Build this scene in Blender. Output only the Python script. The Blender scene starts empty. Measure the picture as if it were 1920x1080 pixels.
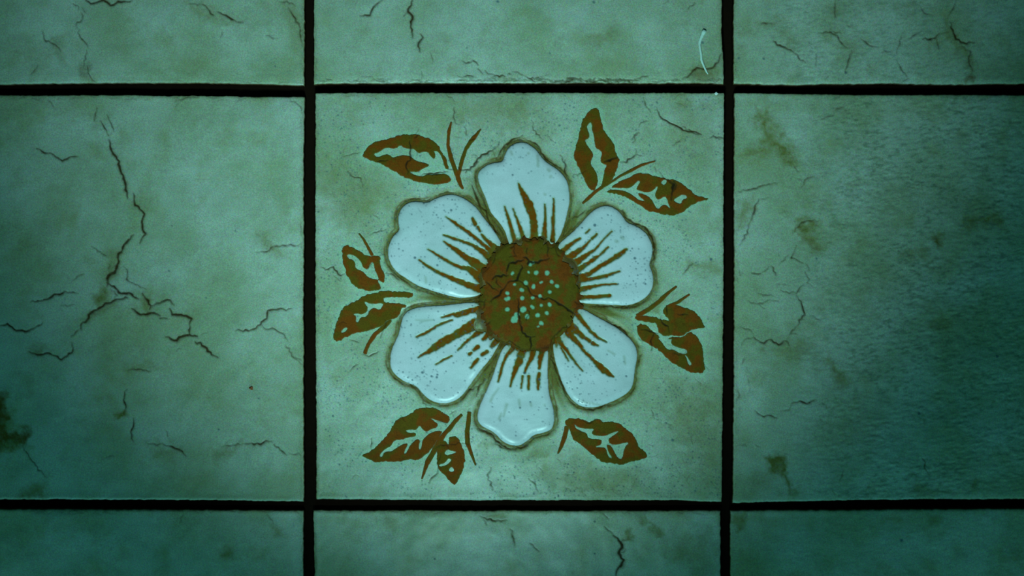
import bpy, math
import numpy as np

# ------------------------------------------------------------------ camera, world, lights
S = 0.0002                       # metres per pixel of tile face
TOP = 0.004                      # tile face height above the mortar bed
sc = bpy.context.scene
C = sc.collection
sc.view_settings.view_transform = 'Standard'
sc.view_settings.look = 'None'
sc.view_settings.gamma = 1.0
sc.view_settings.exposure = 0.0
sc.view_settings.use_curve_mapping = False

cam_d = bpy.data.cameras.new('camera')
cam_d.lens = 50.0; cam_d.sensor_width = 36.0
cam_d.clip_start = 0.01
cam = bpy.data.objects.new('camera', cam_d); C.objects.link(cam)
cam.location = (0, 0, TOP + 1920 * S * 50.0 / 36.0)
sc.camera = cam

w = bpy.data.worlds.new('dim_room'); sc.world = w; w.use_nodes = True
w.node_tree.nodes['Background'].inputs[0].default_value = (0.03, 0.36, 0.34, 1)
w.node_tree.nodes['Background'].inputs[1].default_value = 0.12

def aim(o, target):
    from mathutils import Vector
    d = Vector(target) - o.location
    o.rotation_euler = d.to_track_quat('-Z', 'Y').to_euler()

def px(x, y, z=0.0):
    return ((x - 960) * S, (540 - y) * S, z)

ld = bpy.data.lights.new('vignette_spot', 'SPOT')  # unseen spot below the frame; its cone falloff stands in for lens vignetting
ld.energy = 5.2; ld.color = (0.47, 1.0, 0.95); ld.spot_size = math.radians(61); ld.spot_blend = 1.0
ld.shadow_soft_size = 0.03
lo = bpy.data.objects.new('vignette_spot', ld); C.objects.link(lo)
lo.location = px(890, 1480, 0.31); aim(lo, px(885, 50, 0))
ld = bpy.data.lights.new('low_window_light', 'AREA')
ld.energy = 2.7; ld.color = (0.17, 0.88, 0.90); ld.shape = 'RECTANGLE'; ld.size = 0.5; ld.size_y = 0.16
lo = bpy.data.objects.new('low_window_light', ld); C.objects.link(lo)
lo.location = (-0.10, -0.92, 0.40); aim(lo, (0, 0.05, 0))

# ------------------------------------------------------------------ numpy helpers
def hash2(ix, iy, seed):
    h = (ix.astype(np.int64) * 374761393 + iy.astype(np.int64) * 668265263 + seed * 1442695041) & 0xffffffff
    h = ((h ^ (h >> 13)) * 1274126177) & 0xffffffff
    h = h ^ (h >> 16)
    return (h & 0xffffff).astype(np.float32) / np.float32(0xffffff)

def vnoise(x, y, seed):
    ix = np.floor(x); iy = np.floor(y)
    fx = (x - ix).astype(np.float32); fy = (y - iy).astype(np.float32)
    fx = fx * fx * (3 - 2 * fx); fy = fy * fy * (3 - 2 * fy)
    ix = ix.astype(np.int64); iy = iy.astype(np.int64)
    a = hash2(ix, iy, seed); b = hash2(ix + 1, iy, seed)
    c = hash2(ix, iy + 1, seed); d = hash2(ix + 1, iy + 1, seed)
    return (a + (b - a) * fx) * (1 - fy) + (c + (d - c) * fx) * fy

def fbm(x, y, scale, seed, octs=3, ax=1.0, rot=0.0):
    """0..1 noise, feature size 'scale' px; ax stretches along the rotated x axis"""
    cr, sr = math.cos(rot), math.sin(rot)
    u = (x * cr + y * sr) / (scale * ax); v = (-x * sr + y * cr) / scale
    out = 0; amp = 1.0; tot = 0
    for o in range(octs):
        out = out + amp * vnoise(u + 13.7 * o, v + 7.3 * o, seed + 17 * o)
        tot += amp; amp *= 0.55; u = u * 2.03; v = v * 2.03
    return out / tot

def sstep(a, b, v):
    t = np.clip((v - a) / (b - a), 0, 1)
    return t * t * (3 - 2 * t)

# canvas of surface masks (1 px = 0.2 mm), origin at OX, OY
OX, OY, W, H = -60, -60, 2040, 1200
YY, XX = np.mgrid[0:H, 0:W].astype(np.float32)
XX += OX; YY += OY
CRACK = np.zeros((H, W), np.float32)     # black-brown crack lines
RUST = np.zeros((H, W), np.float32)      # warm brown line and edge dirt
STAIN = np.zeros((H, W), np.float32)     # olive dirt
SPECK = np.zeros((H, W), np.float32)     # dark specks in the glaze
PAINT = np.zeros((H, W), np.float32)     # brown streaks on the petals
PALE = np.zeros((H, W), np.float32)      # rubbed clean glaze
rng = np.random.default_rng(7)

def sample(A, x, y):
    u = np.clip(x - OX, 0, W - 1.001); v = np.clip(y - OY, 0, H - 1.001)
    i = u.astype(np.int32); j = v.astype(np.int32); fu = u - i; fv = v - j
    r = (A[j, i] * (1 - fu) + A[j, i + 1] * fu) * (1 - fv) + (A[j + 1, i] * (1 - fu) + A[j + 1, i + 1] * fu) * fv
    inside = (x > OX) & (x < OX + W - 1) & (y > OY) & (y < OY + H - 1)
    return np.where(inside, r, 0)

def stroke(A, pts, soft=0.8, op='max'):
    """pts: list of (x, y, width, strength)"""
    for (x0, y0, w0, s0), (x1, y1, w1, s1) in zip(pts[:-1], pts[1:]):
        m = max(w0, w1) / 2 + soft + 1.5
        a = max(0, int(min(x0, x1) - m - OX)); b = min(W, int(max(x0, x1) + m - OX) + 2)
        c = max(0, int(min(y0, y1) - m - OY)); d = min(H, int(max(y0, y1) + m - OY) + 2)
        if a >= b or c >= d: continue
        X = XX[c:d, a:b]; Y = YY[c:d, a:b]
        dx, dy = x1 - x0, y1 - y0; L = dx * dx + dy * dy + 1e-9
        t = np.clip(((X - x0) * dx + (Y - y0) * dy) / L, 0, 1)
        dist = np.hypot(X - x0 - t * dx, Y - y0 - t * dy)
        ww = (w0 + (w1 - w0) * t) / 2; ss = s0 + (s1 - s0) * t
        A[c:d, a:b] = np.maximum(A[c:d, a:b], ss * (1 - sstep(ww - soft, ww + soft, dist)))

def zag(pts, step=4.0, amp=1.6):
    """fracture a polyline into small zigzags"""
    out = [pts[0]]
    for p, q in zip(pts[:-1], pts[1:]):
        L = math.hypot(q[0] - p[0], q[1] - p[1]); n = max(1, int(L / step))
        nx, ny = (-(q[1] - p[1]) / (L + 1e-6), (q[0] - p[0]) / (L + 1e-6))
        for k in range(1, n + 1):
            t = k / n; j = rng.normal(0, amp) if k < n else 0
            out.append((p[0] + (q[0] - p[0]) * t + nx * j, p[1] + (q[1] - p[1]) * t + ny * j))
    return out

def crack(pts, wd=2.2, st=1.0, amp=1.3, taper=True, rust=0.7):
    z = zag(pts, 4.5, amp); n = len(z)
    prof = []
    for i, p in enumerate(z):
        e = min(1, (min(i, n - 1 - i) + 0.6) / 4) if taper else 1
        wv = wd * (0.65 + 0.6 * rng.random()) * (0.5 + 0.5 * e)
        prof.append((p[0], p[1], wv, st * (0.6 + 0.4 * rng.random()) * (0.55 + 0.45 * e)))
    stroke(CRACK, prof, 0.9)
    if rust: stroke(RUST, [(a + 0.8, b + 0.8, c2 * 2.4, s * 0.5 * rust) for a, b, c2, s in prof], 2.2)

def Z(x0, y0, s, pts):
    return [(x0 + p[0] / s, y0 + p[1] / s) + tuple(p[2:]) for p in pts]

def blob(A, pts, soft=8, st=0.6, warp=8):
    soft *= 1.5; st *= 1.0; warp = warp * 1.8 + 3
    """soft-edged stain polygon with a wandering edge"""
    P = np.array(pts, np.float32); m = soft * 2 + warp + 4
    a = max(0, int(P[:, 0].min() - m - OX)); b = min(W, int(P[:, 0].max() + m - OX))
    c = max(0, int(P[:, 1].min() - m - OY)); d = min(H, int(P[:, 1].max() + m - OY))
    X = XX[c:d, a:b]; Y = YY[c:d, a:b]
    X2 = X + (fbm(X, Y, 14, 91, 3) - .5) * 2 * warp; Y2 = Y + (fbm(X, Y, 14, 55, 3) - .5) * 2 * warp
    sd = sdf(P, X2, Y2)
    A[c:d, a:b] = np.maximum(A[c:d, a:b], st * (1 - sstep(-soft, soft, sd)) * (0.65 + 0.5 * fbm(X, Y, 6, 31, 3)))

def sdf(P, X, Y):
    """signed distance (negative inside) to closed polygon P"""
    best = np.full(X.shape, 1e9, np.float32); ins = np.zeros(X.shape, bool)
    n = len(P)
    for i in range(n):
        x0, y0 = P[i]; x1, y1 = P[(i + 1) % n]
        dx, dy = x1 - x0, y1 - y0; L = dx * dx + dy * dy + 1e-9
        t = np.clip(((X - x0) * dx + (Y - y0) * dy) / L, 0, 1)
        d = (X - x0 - t * dx) ** 2 + (Y - y0 - t * dy) ** 2
        best = np.minimum(best, d)
        if y0 != y1:
            cond = ((y0 > Y) != (y1 > Y)) & (X < (x1 - x0) * (Y - y0) / (y1 - y0) + x0)
            ins ^= cond
    return np.where(ins, -1, 1) * np.sqrt(best)

def nearest(Ps, x, y):
    bx = x.copy(); by = y.copy(); best = np.full(x.shape, 1e9)
    for P in Ps:
        n = len(P)
        for i in range(n):
            x0, y0 = P[i]; x1, y1 = P[(i + 1) % n]
            dx, dy = x1 - x0, y1 - y0; L = dx * dx + dy * dy + 1e-9
            t = np.clip(((x - x0) * dx + (y - y0) * dy) / L, 0, 1)
            qx = x0 + t * dx; qy = y0 + t * dy; d = (x - qx) ** 2 + (y - qy) ** 2
            m = d < best
            best[m] = d[m]; bx[m] = qx[m]; by[m] = qy[m]
    return bx, by

def smooth_poly(pts, it=2, jit=0.0, step=3.0, seed=1):
    P = np.array([p[:2] for p in pts], float)
    for _ in range(it):
        Q = np.roll(P, -1, 0)
        P = np.stack([P * .75 + Q * .25, P * .25 + Q * .75], 1).reshape(-1, 2)
    out = []
    for i in range(len(P)):
        p, q = P[i], P[(i + 1) % len(P)]; L = np.hypot(*(q - p)); n = max(1, int(round(L / step)))
        for k in range(n): out.append(p + (q - p) * k / n)
    P = np.array(out)
    keep = [0]
    for i in range(1, len(P)):
        if np.hypot(*(P[i] - P[keep[-1]])) > step * 0.5: keep.append(i)
    P = P[keep]
    if jit:
        P = P + (np.stack([fbm(P[:, 0], P[:, 1], 4, seed, 2), fbm(P[:, 0], P[:, 1], 4, seed + 9, 2)], 1) - .5) * 2 * jit
    return P

# ------------------------------------------------------------------ traced data: petals, centre, leaves, stems
PETALS = [
 ('upper', [(920,400),(910,370),(898,345),(895,330),(898,320),(913,308),(930,304),(943,302),(946,290),(952,277),(963,269),(975,266),(988,267),(1000,275),(1010,285),(1020,300),(1037,311),(1050,320),(1060,332),(1066,345),(1068,362),(1069,378),(1065,395),(1060,417),(1053,437),(1045,452),(1035,461),(1029,461),(1022,440),(1012,443),(998,446),(989,450),(982,440),(975,450),(966,448),(957,463),(953,453),(947,433),(935,415)]),
 ('upper left', [(943,464),(937,448),(920,423),(907,407),(895,390),(880,377),(865,368),(847,363),(828,367),(813,373),(800,380),(787,377),(773,377),(760,382),(750,393),(746,407),(747,420),(749,431),(740,438),(732,450),(727,465),(727,482),(735,500),(747,513),(757,519),(777,533),(800,542),(825,550),(850,557),(870,559),(892,556),(903,551),(899,540),(900,527),(896,515),(912,500),(920,492),(924,478),(926,468)]),
 ('upper right', [(1045,463),(1052,453),(1065,442),(1078,430),(1092,415),(1103,402),(1117,390),(1130,385),(1143,385),(1157,392),(1167,402),(1175,416),(1188,421),(1203,428),(1215,440),(1222,453),(1225,468),(1222,483),(1218,495),(1223,508),(1226,523),(1225,537),(1218,551),(1210,559),(1197,567),(1178,573),(1153,572),(1120,570),(1095,569),(1081,565),(1086,556),(1084,545),(1090,532),(1086,515),(1084,500),(1076,484),(1062,484),(1060,474),(1048,478)]),
 ('lower right', [(1082,576),(1095,580),(1112,589),(1128,598),(1145,607),(1162,617),(1175,628),(1187,640),(1194,653),(1196,667),(1193,683),(1190,700),(1189,718),(1180,735),(1160,748),(1143,755),(1123,763),(1102,765),(1085,760),(1072,750),(1062,735),(1053,715),(1047,697),(1042,682),(1038,662),(1037,647),(1039,633),(1046,632),(1056,618),(1072,612),(1069,596),(1076,598)]),
 ('bottom', [(955,642),(945,650),(938,662),(932,678),(927,695),(917,720),(905,747),(897,765),(894,782),(898,795),(913,804),(927,811),(937,823),(950,833),(968,837),(981,833),(993,823),(1002,815),(1018,812),(1032,807),(1039,797),(1040,775),(1036,757),(1030,740),(1028,715),(1027,690),(1028,673),(1027,653),(1020,658),(1008,652),(999,658),(990,654),(980,660),(970,652),(962,648)]),
 ('lower left', [(903,567),(883,567),(858,569),(833,572),(808,573),(780,576),(763,583),(755,593),(751,607),(748,623),(742,637),(733,655),(731,677),(733,692),(743,705),(757,715),(770,720),(782,725),(792,738),(803,749),(820,756),(837,757),(853,752),(866,743),(877,728),(890,710),(903,692),(920,673),(930,655),(940,638),(932,640),(926,632),(918,640),(913,622),(904,622),(890,620),(888,606),(896,592),(890,584),(905,574)]),
]
CENTRE = []
for _k in range(120):
    _t = 2 * math.pi * _k / 120
    _q = 1 + .045 * math.sin(5 * _t + 1) + .035 * math.sin(11 * _t) + .03 * math.sin(23 * _t + 2) + .035 * math.sin(37 * _t + .5)
    CENTRE.append((992 + 94 * _q * math.cos(_t), 552 + 105 * _q * math.sin(_t)))
STREAKS = [  # x, y, width on the petals
 [(946,387,1.5),(952,405,4.5),(958,425,5.5),(966,453,9)], [(962,392,1.5),(972,418,4),(981,446,7)],
 [(972,344,1.5),(977,356,6),(984,369,11),(991,384,14),(998,400,13),(1001,420,11),(1002,445,14)],
 [(1022,387,2),(1022,410,3),(1019,445,7)], [(1038,372,2),(1038,404,4),(1037,408,6),(1037,425,4),(1036,450,8)], [(1022,383,2),(1024,445,3)],
 [(886,410,4),(891,420,6)], [(896,426,4),(900,433,3)], [(903,439,3),(912,450,6),(926,463,10),(934,470,12)],
 [(836,406,1),(853,418,4),(878,435,5),(900,453,5),(914,465,7),(925,474,11)],
 [(832,440,2),(850,447,4),(867,452,4),(887,460,5),(905,472,9),(920,484,14)],
 [(832,453,2),(850,465,6),(870,480,9),(889,492,14),(908,506,18)],
 [(803,467,1.5),(828,483,4),(853,497,4.5),(866,502,6),(878,503,8),(892,514,14),(905,522,20)],
 [(786,487,1.5),(800,498,4),(825,512,5),(850,523,7),(875,533,9),(906,543,16)],
 [(1105,430,2),(1098,437,1.5)], [(1087,447,3),(1070,458,7),(1056,470,9)],
 [(1119,439,3),(1110,447,4)], [(1107,450,2),(1093,465,6),(1075,477,11),(1066,484,13)],
 [(1147,433,1.5),(1128,453,2),(1115,468,3.5),(1093,483,8),(1078,493,12)],
 [(1140,463,2),(1131,472,4),(1124,479,2),(1115,484,6),(1103,493,6),(1085,505,9)],
 [(1175,467,4),(1162,477,8),(1147,487,7),(1127,498,6),(1107,512,7),(1086,520,10)],
 [(1162,508,2),(1137,517,5),(1112,522,6),(1086,526,9)],
 [(1158,532,2),(1128,534,3),(1113,537,5),(1086,543,10)],
 [(1143,554,6),(1120,556,6),(1100,557,6),(1082,558,9)],
 [(1137,641,2),(1120,632,4.5),(1107,620,5),(1092,602,6),(1075,580,10)],
 [(1121,648,3),(1111,643,6)], [(1105,639,6),(1098,634,5)], [(1093,631,7),(1083,622,10),(1068,610,18)],
 [(1150,706,2),(1143,702,6),(1133,694,10),(1122,684,9),(1113,675,5),(1092,655,4),(1090,650,5),(1082,641,7),(1066,624,12)],
 [(1092,695,1.5),(1078,678,3),(1067,663,4),(1053,645,7),(1044,632,9)],
 [(1066,676,1.5),(1058,662,2.5),(1052,652,2)],
 [(962,652,9),(950,667,5),(944,680,4),(939,698,4),(934,715,2)],
 [(981,655,12),(973,677,12),(967,690,8),(961,708,5),(957,724,2)],
 [(1000,655,9),(996,672,8),(988,686,4),(984,698,3)], [(980,705,3),(977,727,2)],
 [(992,705,5),(991,714,4),(991,729,3)],
 [(1017,655,9),(1013,673,8),(1011,690,4)], [(1011,700,5),(1009,714,6),(1009,729,3)],
 [(784,669,1.5),(800,661,5),(812,653,10),(828,642,14),(848,632,12),(868,620,13),(890,608,20)],
 [(818,683,1.5),(828,676,2.5),(837,672,2.5),(847,667,2)],
 [(858,656,2),(870,645,4),(883,633,4),(902,620,10)],
 [(881,663,5),(884,661,3)], [(889,656,5),(896,650,7)], [(906,636,5),(918,624,10)],
 [(883,689,3),(890,680,6),(896,673,4)], [(904,665,5),(913,659,6)], [(922,649,6),(928,642,10),(934,636,12)],
 [(828,595,1.5),(847,589,4),(858,590,9),(868,587,10),(883,582,8),(905,578,12)],
 [(781,631,2),(797,625,4),(817,612,3),(833,605,3),(848,600,2)],
]
FAINT = [ [(935,728,3),(924,742,5),(920,752,6)], [(1140,657,3),(1152,664,4)], [(1170,668,4),(1172,682,4)], [(788,603,3),(805,600,4)],
 [(973,750,5),(975,762,4)], [(940,775,5),(936,785,5)], [(798,520,4),(799,530,4)], [(1165,445,6),(1168,447,6)], [(1155,452,6),(1157,453,6)],
 [(1008,292,5),(1009,311,6)], [(1028,318,6),(1030,320,6)], [(1033,331,5),(1032,332,5)],[(1021,364,4),(1022,365,5)],[(990,288,4),(991,288,5)],
 [(950,758,6),(944,780,4)], [(780,600,2),(812,600,3)], [(1128,760,3),(1091,752,4)],
 [(1013,690,3),(1014,710,3)], [(958,285,5),(960,290,5)], [(995,756,4),(996,760,4)], [(1021,759,4),(1022,758,3)]]
CDOTS = Z(840,430,6,[(905,480,4),(990,490,8),(1115,490,9),(875,600,8),(960,650,7),(1165,590,7),(1230,640,7),(825,680,7),(1145,705,7),(670,720,7),(680,775,8),(660,790,6),(835,775,8),(1035,755,7),(950,770,6),(1145,850,7),(1050,855,6),(955,880,6),(850,900,11),(835,905,9),(670,900,8),(770,960,9),(750,1010,13),(735,1025,10),(1010,965,8),(1110,940,7),(890,985,8),(1040,600,4),(960,375,5),(925,395,7),(1045,1055,8),(750,620,5),(730,490,5)]) + [(967,602,6),(1017,606,4),(1010,612,3)]

LEAF = {}
LEAF['upper left'] = (Z(600,180,6,[(480,650),(530,580),(600,520),(680,495),(760,485),(850,455),(930,430),(1020,435),(1100,430),(1180,465),(1260,495),(1330,550),(1370,630),(1420,700),(1445,780),(1452,825),(1420,830),(1440,870),(1490,960),(1420,985),(1300,1000),(1200,990),(1100,965),(1000,935),(920,905),(860,860),(780,820),(700,770),(630,750),(550,715),(490,690)]),
 [Z(600,180,6,[(600,655),(680,630),(740,580),(860,600),(900,550),(950,590),(1020,600),(1060,600),(1110,650),(1150,630),(1210,630),(1240,680),(1290,715),(1300,660),(1280,620),(1330,630),(1370,690),(1400,790),(1420,830),(1520,830),(1530,940),(1470,920),(1440,890),(1380,870),(1280,890),(1200,880),(1140,910),(1020,870),(1020,850),(1100,860),(1160,820),(1240,780),(1200,760),(1080,730),(1020,680),(950,660),(860,680),(820,700),(780,660),(740,655),(640,690)])])
LEAF['upright'] = (Z(1060,180,6,[(335,130),(370,150),(390,210),(405,300),(430,380),(470,440),(520,490),(550,560),(570,640),(600,700),(610,720),(590,780),(570,850),(550,920),(500,980),(440,1010),(340,1070),(270,1060),(240,1000),(210,930),(170,850),(130,760),(100,700),(95,640),(120,560),(140,490),(160,400),(180,310),(210,240),(250,190),(290,155)]),
 [Z(1060,180,6,[(240,340),(280,295),(300,320),(295,380),(320,440),(325,520),(340,590),(390,610),(410,640),(400,690),(390,740),(430,770),(470,780),(440,830),(430,880),(420,950),(400,1010),(380,1090),(330,1090),(335,1050),(370,980),(360,890),(330,830),(290,780),(290,720),(320,670),(290,610),(250,560),(215,495),(270,480),(270,430),(250,380)])])
LEAF['pointed right'] = (Z(1130,310,9.143,[(170,360),(260,290),(370,240),(480,200),(540,150),(650,130),(780,130),(860,180),(1000,200),(1110,240),(1200,240),(1320,290),(1450,380),(1550,480),(1650,530),(1840,570),(1720,620),(1600,650),(1500,700),(1420,780),(1300,840),(1180,865),(1040,850),(940,810),(820,800),(720,760),(650,690),(540,630),(420,560),(330,520),(200,480),(90,490),(70,450),(130,425)]),
 [Z(1130,310,9.143,[(100,390),(300,390),(440,400),(500,370),(560,320),(600,270),(645,280),(600,350),(570,420),(640,440),(740,470),(830,460),(880,420),(930,360),(940,390),(890,490),(910,560),(960,600),(1060,530),(1100,580),(1120,640),(1160,735),(1130,720),(1080,670),(1010,690),(960,750),(910,720),(870,640),(830,580),(790,530),(700,490),(590,470),(640,550),(700,590),(720,610),(620,595),(530,520),(430,460),(300,420),(100,415)]),
  Z(1130,310,9.143,[(1210,590),(1300,540),(1370,500),(1440,530),(1440,560),(1360,590),(1350,660),(1270,640)]),
  Z(1130,310,9.143,[(1010,280),(1060,240),(1100,270),(1060,345),(1010,320)])])
LEAF['small left'] = (Z(600,400,6,[(245,400),(290,350),(380,385),(450,430),(530,480),(590,480),(640,475),(680,490),(670,540),(690,620),(730,690),(725,770),(705,790),(660,750),(640,760),(690,820),(690,860),(620,870),(540,875),(450,850),(380,820),(330,740),(280,680),(290,640),(270,590),(250,500)]),
 [Z(600,400,6,[(300,470),(350,460),(420,500),(470,560),(480,610),(540,640),(570,560),(600,545),(610,620),(640,690),(665,750),(600,740),(540,720),(520,690),(480,650),(400,620),(400,560),(370,520),(320,510)])])
LEAF['left'] = (Z(600,540,6,[(140,550),(170,430),(200,360),(250,220),(330,180),(420,140),(480,90),(580,60),(700,30),(850,40),(950,40),(1030,50),(1060,80),(1020,110),(950,110),(850,105),(720,110),(720,160),(800,165),(880,170),(980,190),(960,220),(910,240),(900,300),(850,350),(770,360),(720,420),(640,450),(500,490),(400,510),(300,550),(210,605),(160,590)]),
 [Z(600,540,6,[(500,150),(560,180),(620,180),(710,170),(700,210),(670,250),(620,220),(560,240),(530,320),(450,330),(430,390),(400,380),(410,320),(370,290),(420,290),(480,300),(530,270),(540,220),(510,190)]),
  Z(600,540,6,[(235,500),(270,450),(310,450),(300,480),(260,505)])])
LEAF['right upper'] = (Z(1020,540,6,[(1320,270),(1370,200),(1450,180),(1550,210),(1650,240),(1710,280),(1760,340),(1800,410),(1825,450),(1690,460),(1620,490),(1560,550),(1440,530),(1390,545),(1300,520),(1275,470),(1270,400),(1180,390),(1100,375),(1020,355),(1030,310),(1110,310),(1250,320),(1330,360),(1400,372),(1390,340)]), [])
LEAF['right lower'] = (Z(1020,540,6,[(1655,492),(1720,540),(1770,620),(1790,720),(1800,830),(1815,945),(1720,960),(1640,950),(1550,900),(1450,850),(1380,790),(1320,720),(1270,690),(1200,650),(1130,610),(1080,560),(1040,480),(1050,410),(1110,405),(1180,430),(1210,480),(1280,530),(1340,575),(1400,570),(1450,550),(1560,558),(1620,498)]),
 [Z(1020,540,6,[(1280,560),(1340,560),(1410,580),(1440,575),(1425,610),(1450,650),(1530,680),(1600,690),(1610,740),(1540,740),(1450,690),(1400,700),(1360,660),(1320,600)]),
  Z(1020,540,6,[(1585,745),(1625,800),(1665,860),(1630,875),(1605,800)])])
LEAF['lower left'] = (Z(660,740,6,[(105,680),(190,650),(260,590),(350,500),(420,430),(460,350),(490,290),(570,250),(660,220),(700,170),(780,150),(880,140),(960,160),(1030,200),(1110,260),(1085,320),(1010,400),(1000,450),(970,520),(900,600),(850,660),(790,710),(720,740),(640,725),(560,755),(470,755),(380,750),(300,770),(230,750),(160,720)]),
 [Z(660,740,6,[(310,700),(320,660),(380,610),(440,580),(480,510),(560,510),(640,480),(720,470),(720,430),(640,430),(600,405),(660,395),(730,400),(760,340),(800,400),(840,420),(900,385),(960,370),(970,330),(920,295),(880,265),(960,290),(1050,320),(1110,330),(1040,420),(990,405),(950,405),(880,430),(830,470),(790,520),(780,600),(760,620),(750,590),(770,510),(720,500),(660,560),(620,640),(590,670),(590,640),(640,540),(560,560),(470,620),(440,640),(360,640),(340,700)])])
LEAF['small lower'] = (Z(660,740,6,[(1090,480),(1140,460),(1190,475),(1220,530),(1250,600),(1275,700),(1265,800),(1240,880),(1200,960),(1160,1020),(1110,980),(1040,900),(970,840),(955,760),(960,660),(950,600),(980,530),(1010,480),(1050,520),(1080,560),(1090,520)]),
 [Z(660,740,6,[(1040,660),(1070,615),(1130,635),(1180,642),(1120,665),(1070,682)]), Z(660,740,6,[(980,790),(1050,765),(1090,710),(1125,740),(1050,795),(990,808)]), Z(660,740,6,[(1090,850),(1120,805),(1155,850),(1120,872)])])
LEAF['lower right'] = (Z(960,740,6,[(590,300),(630,265),(720,265),(800,275),(860,310),(920,290),(980,270),(1020,310),(1080,310),(1150,300),(1220,330),(1270,380),(1340,420),(1380,480),(1420,570),(1470,620),(1540,690),(1470,730),(1350,750),(1220,795),(1130,770),(1040,770),(960,720),(880,660),(820,600),(740,540),(680,500),(660,430),(640,370),(600,350)]),
 [Z(960,740,6,[(700,330),(740,370),(840,385),(930,385),(890,430),(920,460),(1040,470),(1120,430),(1220,405),(1120,470),(1080,500),(1100,560),(1190,565),(1250,545),(1320,535),(1260,600),(1240,730),(1190,710),(1150,640),(1120,580),(1060,550),(1080,640),(1130,720),(1080,700),(1060,600),(1000,590),(930,590),(1010,560),(1010,500),(860,495),(840,430),(780,410),(720,380)])])

STEMS = [
 Z(600,180,6,[(1480,290,2.5),(1450,400,6),(1440,560,6),(1480,720,8),(1540,880,9),(1580,1000,7),(1612,1050,4)]),
 Z(600,180,6,[(1812,370,2.5),(1750,450,7),(1700,510,8),(1640,600,6),(1590,750,7),(1570,850,7),(1550,900,7)]),
 [(1229,302,2.5),(1202,310,5),(1183,320,6),(1163,330,4),(1150,339,3.5),(1135,347,6),(1117,359,6),(1105,370,7),(1092,382,4)],
 Z(600,400,6,[(437,225,2.5),(490,290,4),(540,380,5),(592,480,6)]),
 Z(600,540,6,[(800,360,5),(730,430,8),(620,520,8),(540,640,7),(500,745,7)]),
 Z(1020,540,6,[(1040,320,7),(1180,240,8),(1300,150,8),(1380,70,6),(1495,-20,4)]),
 Z(1020,540,6,[(1370,215,5),(1500,165,6),(1640,70,3.5)]),
 Z(660,740,6,[(1240,220,5),(1160,300,8),(1100,380,8),(1040,440,8),(985,525,11),(920,640,9),(850,760,9),(785,950,2.5)]),
 Z(660,740,6,[(1320,190,7),(1310,310,8),(1295,410,8),(1300,540,9),(1335,640,6),(1392,795,3)]),
 Z(960,740,6,[(620,350,8),(590,480,8),(550,590,6),(515,665,3)]),
]

# ------------------------------------------------------------------ cracks and stains
CR = []          # (points, width, strength)
def cr(x0, y0, s, lst, wd=2.2, st=1.0):
    for l in lst: CR.append((Z(x0, y0, s, l), wd, st))
cr(0,0,3,[[(600,640),(640,740)] ],1.8,.7)
CR.append(([(204,262),(206,274),(212,288),(218,294),(222,308),(228,325),(236,350),(239,372)],3.4,1))
CR.append(([(188,226),(196,240),(203,254)],2.4,.9))
CR.append(([(250,362),(252,378),(262,392),(271,401),(266,415),(267,430),(273,438),(265,448),(262,455)],2.8,1))
cr(0,0,3,[[(545,605),(535,640),(530,675)],[(205,835),(250,860),(300,870),(350,905),(400,880),(440,880)]],2.4,.85)
cr(0,360,3,[[(750,240),(720,270),(690,310),(665,345),(660,400)]],3.2,.9)
cr(0,360,3,[[(665,345),(655,420),(610,470),(600,530)]],4.4,.85)
cr(0,360,3,[[(600,510),(640,530),(680,570),(740,575),(780,600)],[(720,595),(650,605),(580,640),(530,665),(500,690),(490,720),(455,745),(455,770)]],3.2,.9)
cr(0,360,3,[[(800,570),(820,600),(850,640),(840,660)],[(740,655),(790,690),(850,680),(900,695)],[(955,655),(970,690),(1030,695),(1080,712),(1065,745)],[(930,815),(980,835),(1050,805),(1110,812)],[(1095,840),(1150,870),(1190,915),(1225,930)]],3.6,1)
cr(0,360,3,[[(1065,745),(1065,790),(1060,810)],[(850,640),(900,625),(940,605),(980,635)],[(900,710),(940,710)],[(245,605),(320,575),(380,565)],[(0,750),(40,740),(90,780),(140,785),(190,765)]],3,.95)
cr(0,360,3,[[(400,810),(440,775)],[(405,845),(410,890),(380,920),(345,943),(310,920),(260,905),(210,915),(160,895)],[(190,765),(240,730)],[(170,620),(250,605)],[(380,565),(440,570)],[(1325,780),(1380,775),(1440,765),(1470,730),(1500,710),(1505,665),(1560,660),(1640,655)]],2.4,.85)
cr(0,360,3,[[(340,640),(380,640),(415,630)],[(515,305),(570,345),(600,360)],[(690,410),(715,455),(710,490),(760,520),(820,545)],[(605,440),(612,400)],[(1440,340),(1500,335),(1540,305),(1620,300),(1690,290)],[(1470,740),(1490,770),(1530,765),(1590,795),(1620,840)],[(1605,860),(1650,930),(1700,970)],[(1640,920),(1695,945)],[(990,895),(1020,880)],[(410,495),(470,460)],[(720,1000),(780,995),(850,1005)],[(1130,805),(1165,790)],[(620,540),(660,580),(640,600)],[(1690,180),(1695,240)]],1.9,.65)
cr(0,720,3,[[(715,30),(695,90),(710,130),(695,165)],[(750,190),(750,240),(735,270),(750,320)],[(920,340),(980,360),(1010,370),(1045,405)],[(1380,335),(1430,340),(1480,330),(1530,320)],[(1540,340),(1610,400)]],2.4,.85)
cr(0,720,3,[[(820,325),(880,345),(920,335)],[(930,260),(945,300)],[(1620,385),(1690,400)],[(120,345),(170,420),(240,500),(265,525)],[(1240,350),(1380,335)],[(640,400),(600,410)],[(1500,735),(1535,785)],[(1030,740),(1010,780)]],1.8,.6)
cr(0,0,3,[[(480,0),(510,20),(560,5),(600,10),(620,30),(680,10),(740,0)],[(1140,25),(1170,50),(1200,85)],[(1220,65),(1270,85),(1330,122)]],2.8,.95)
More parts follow.
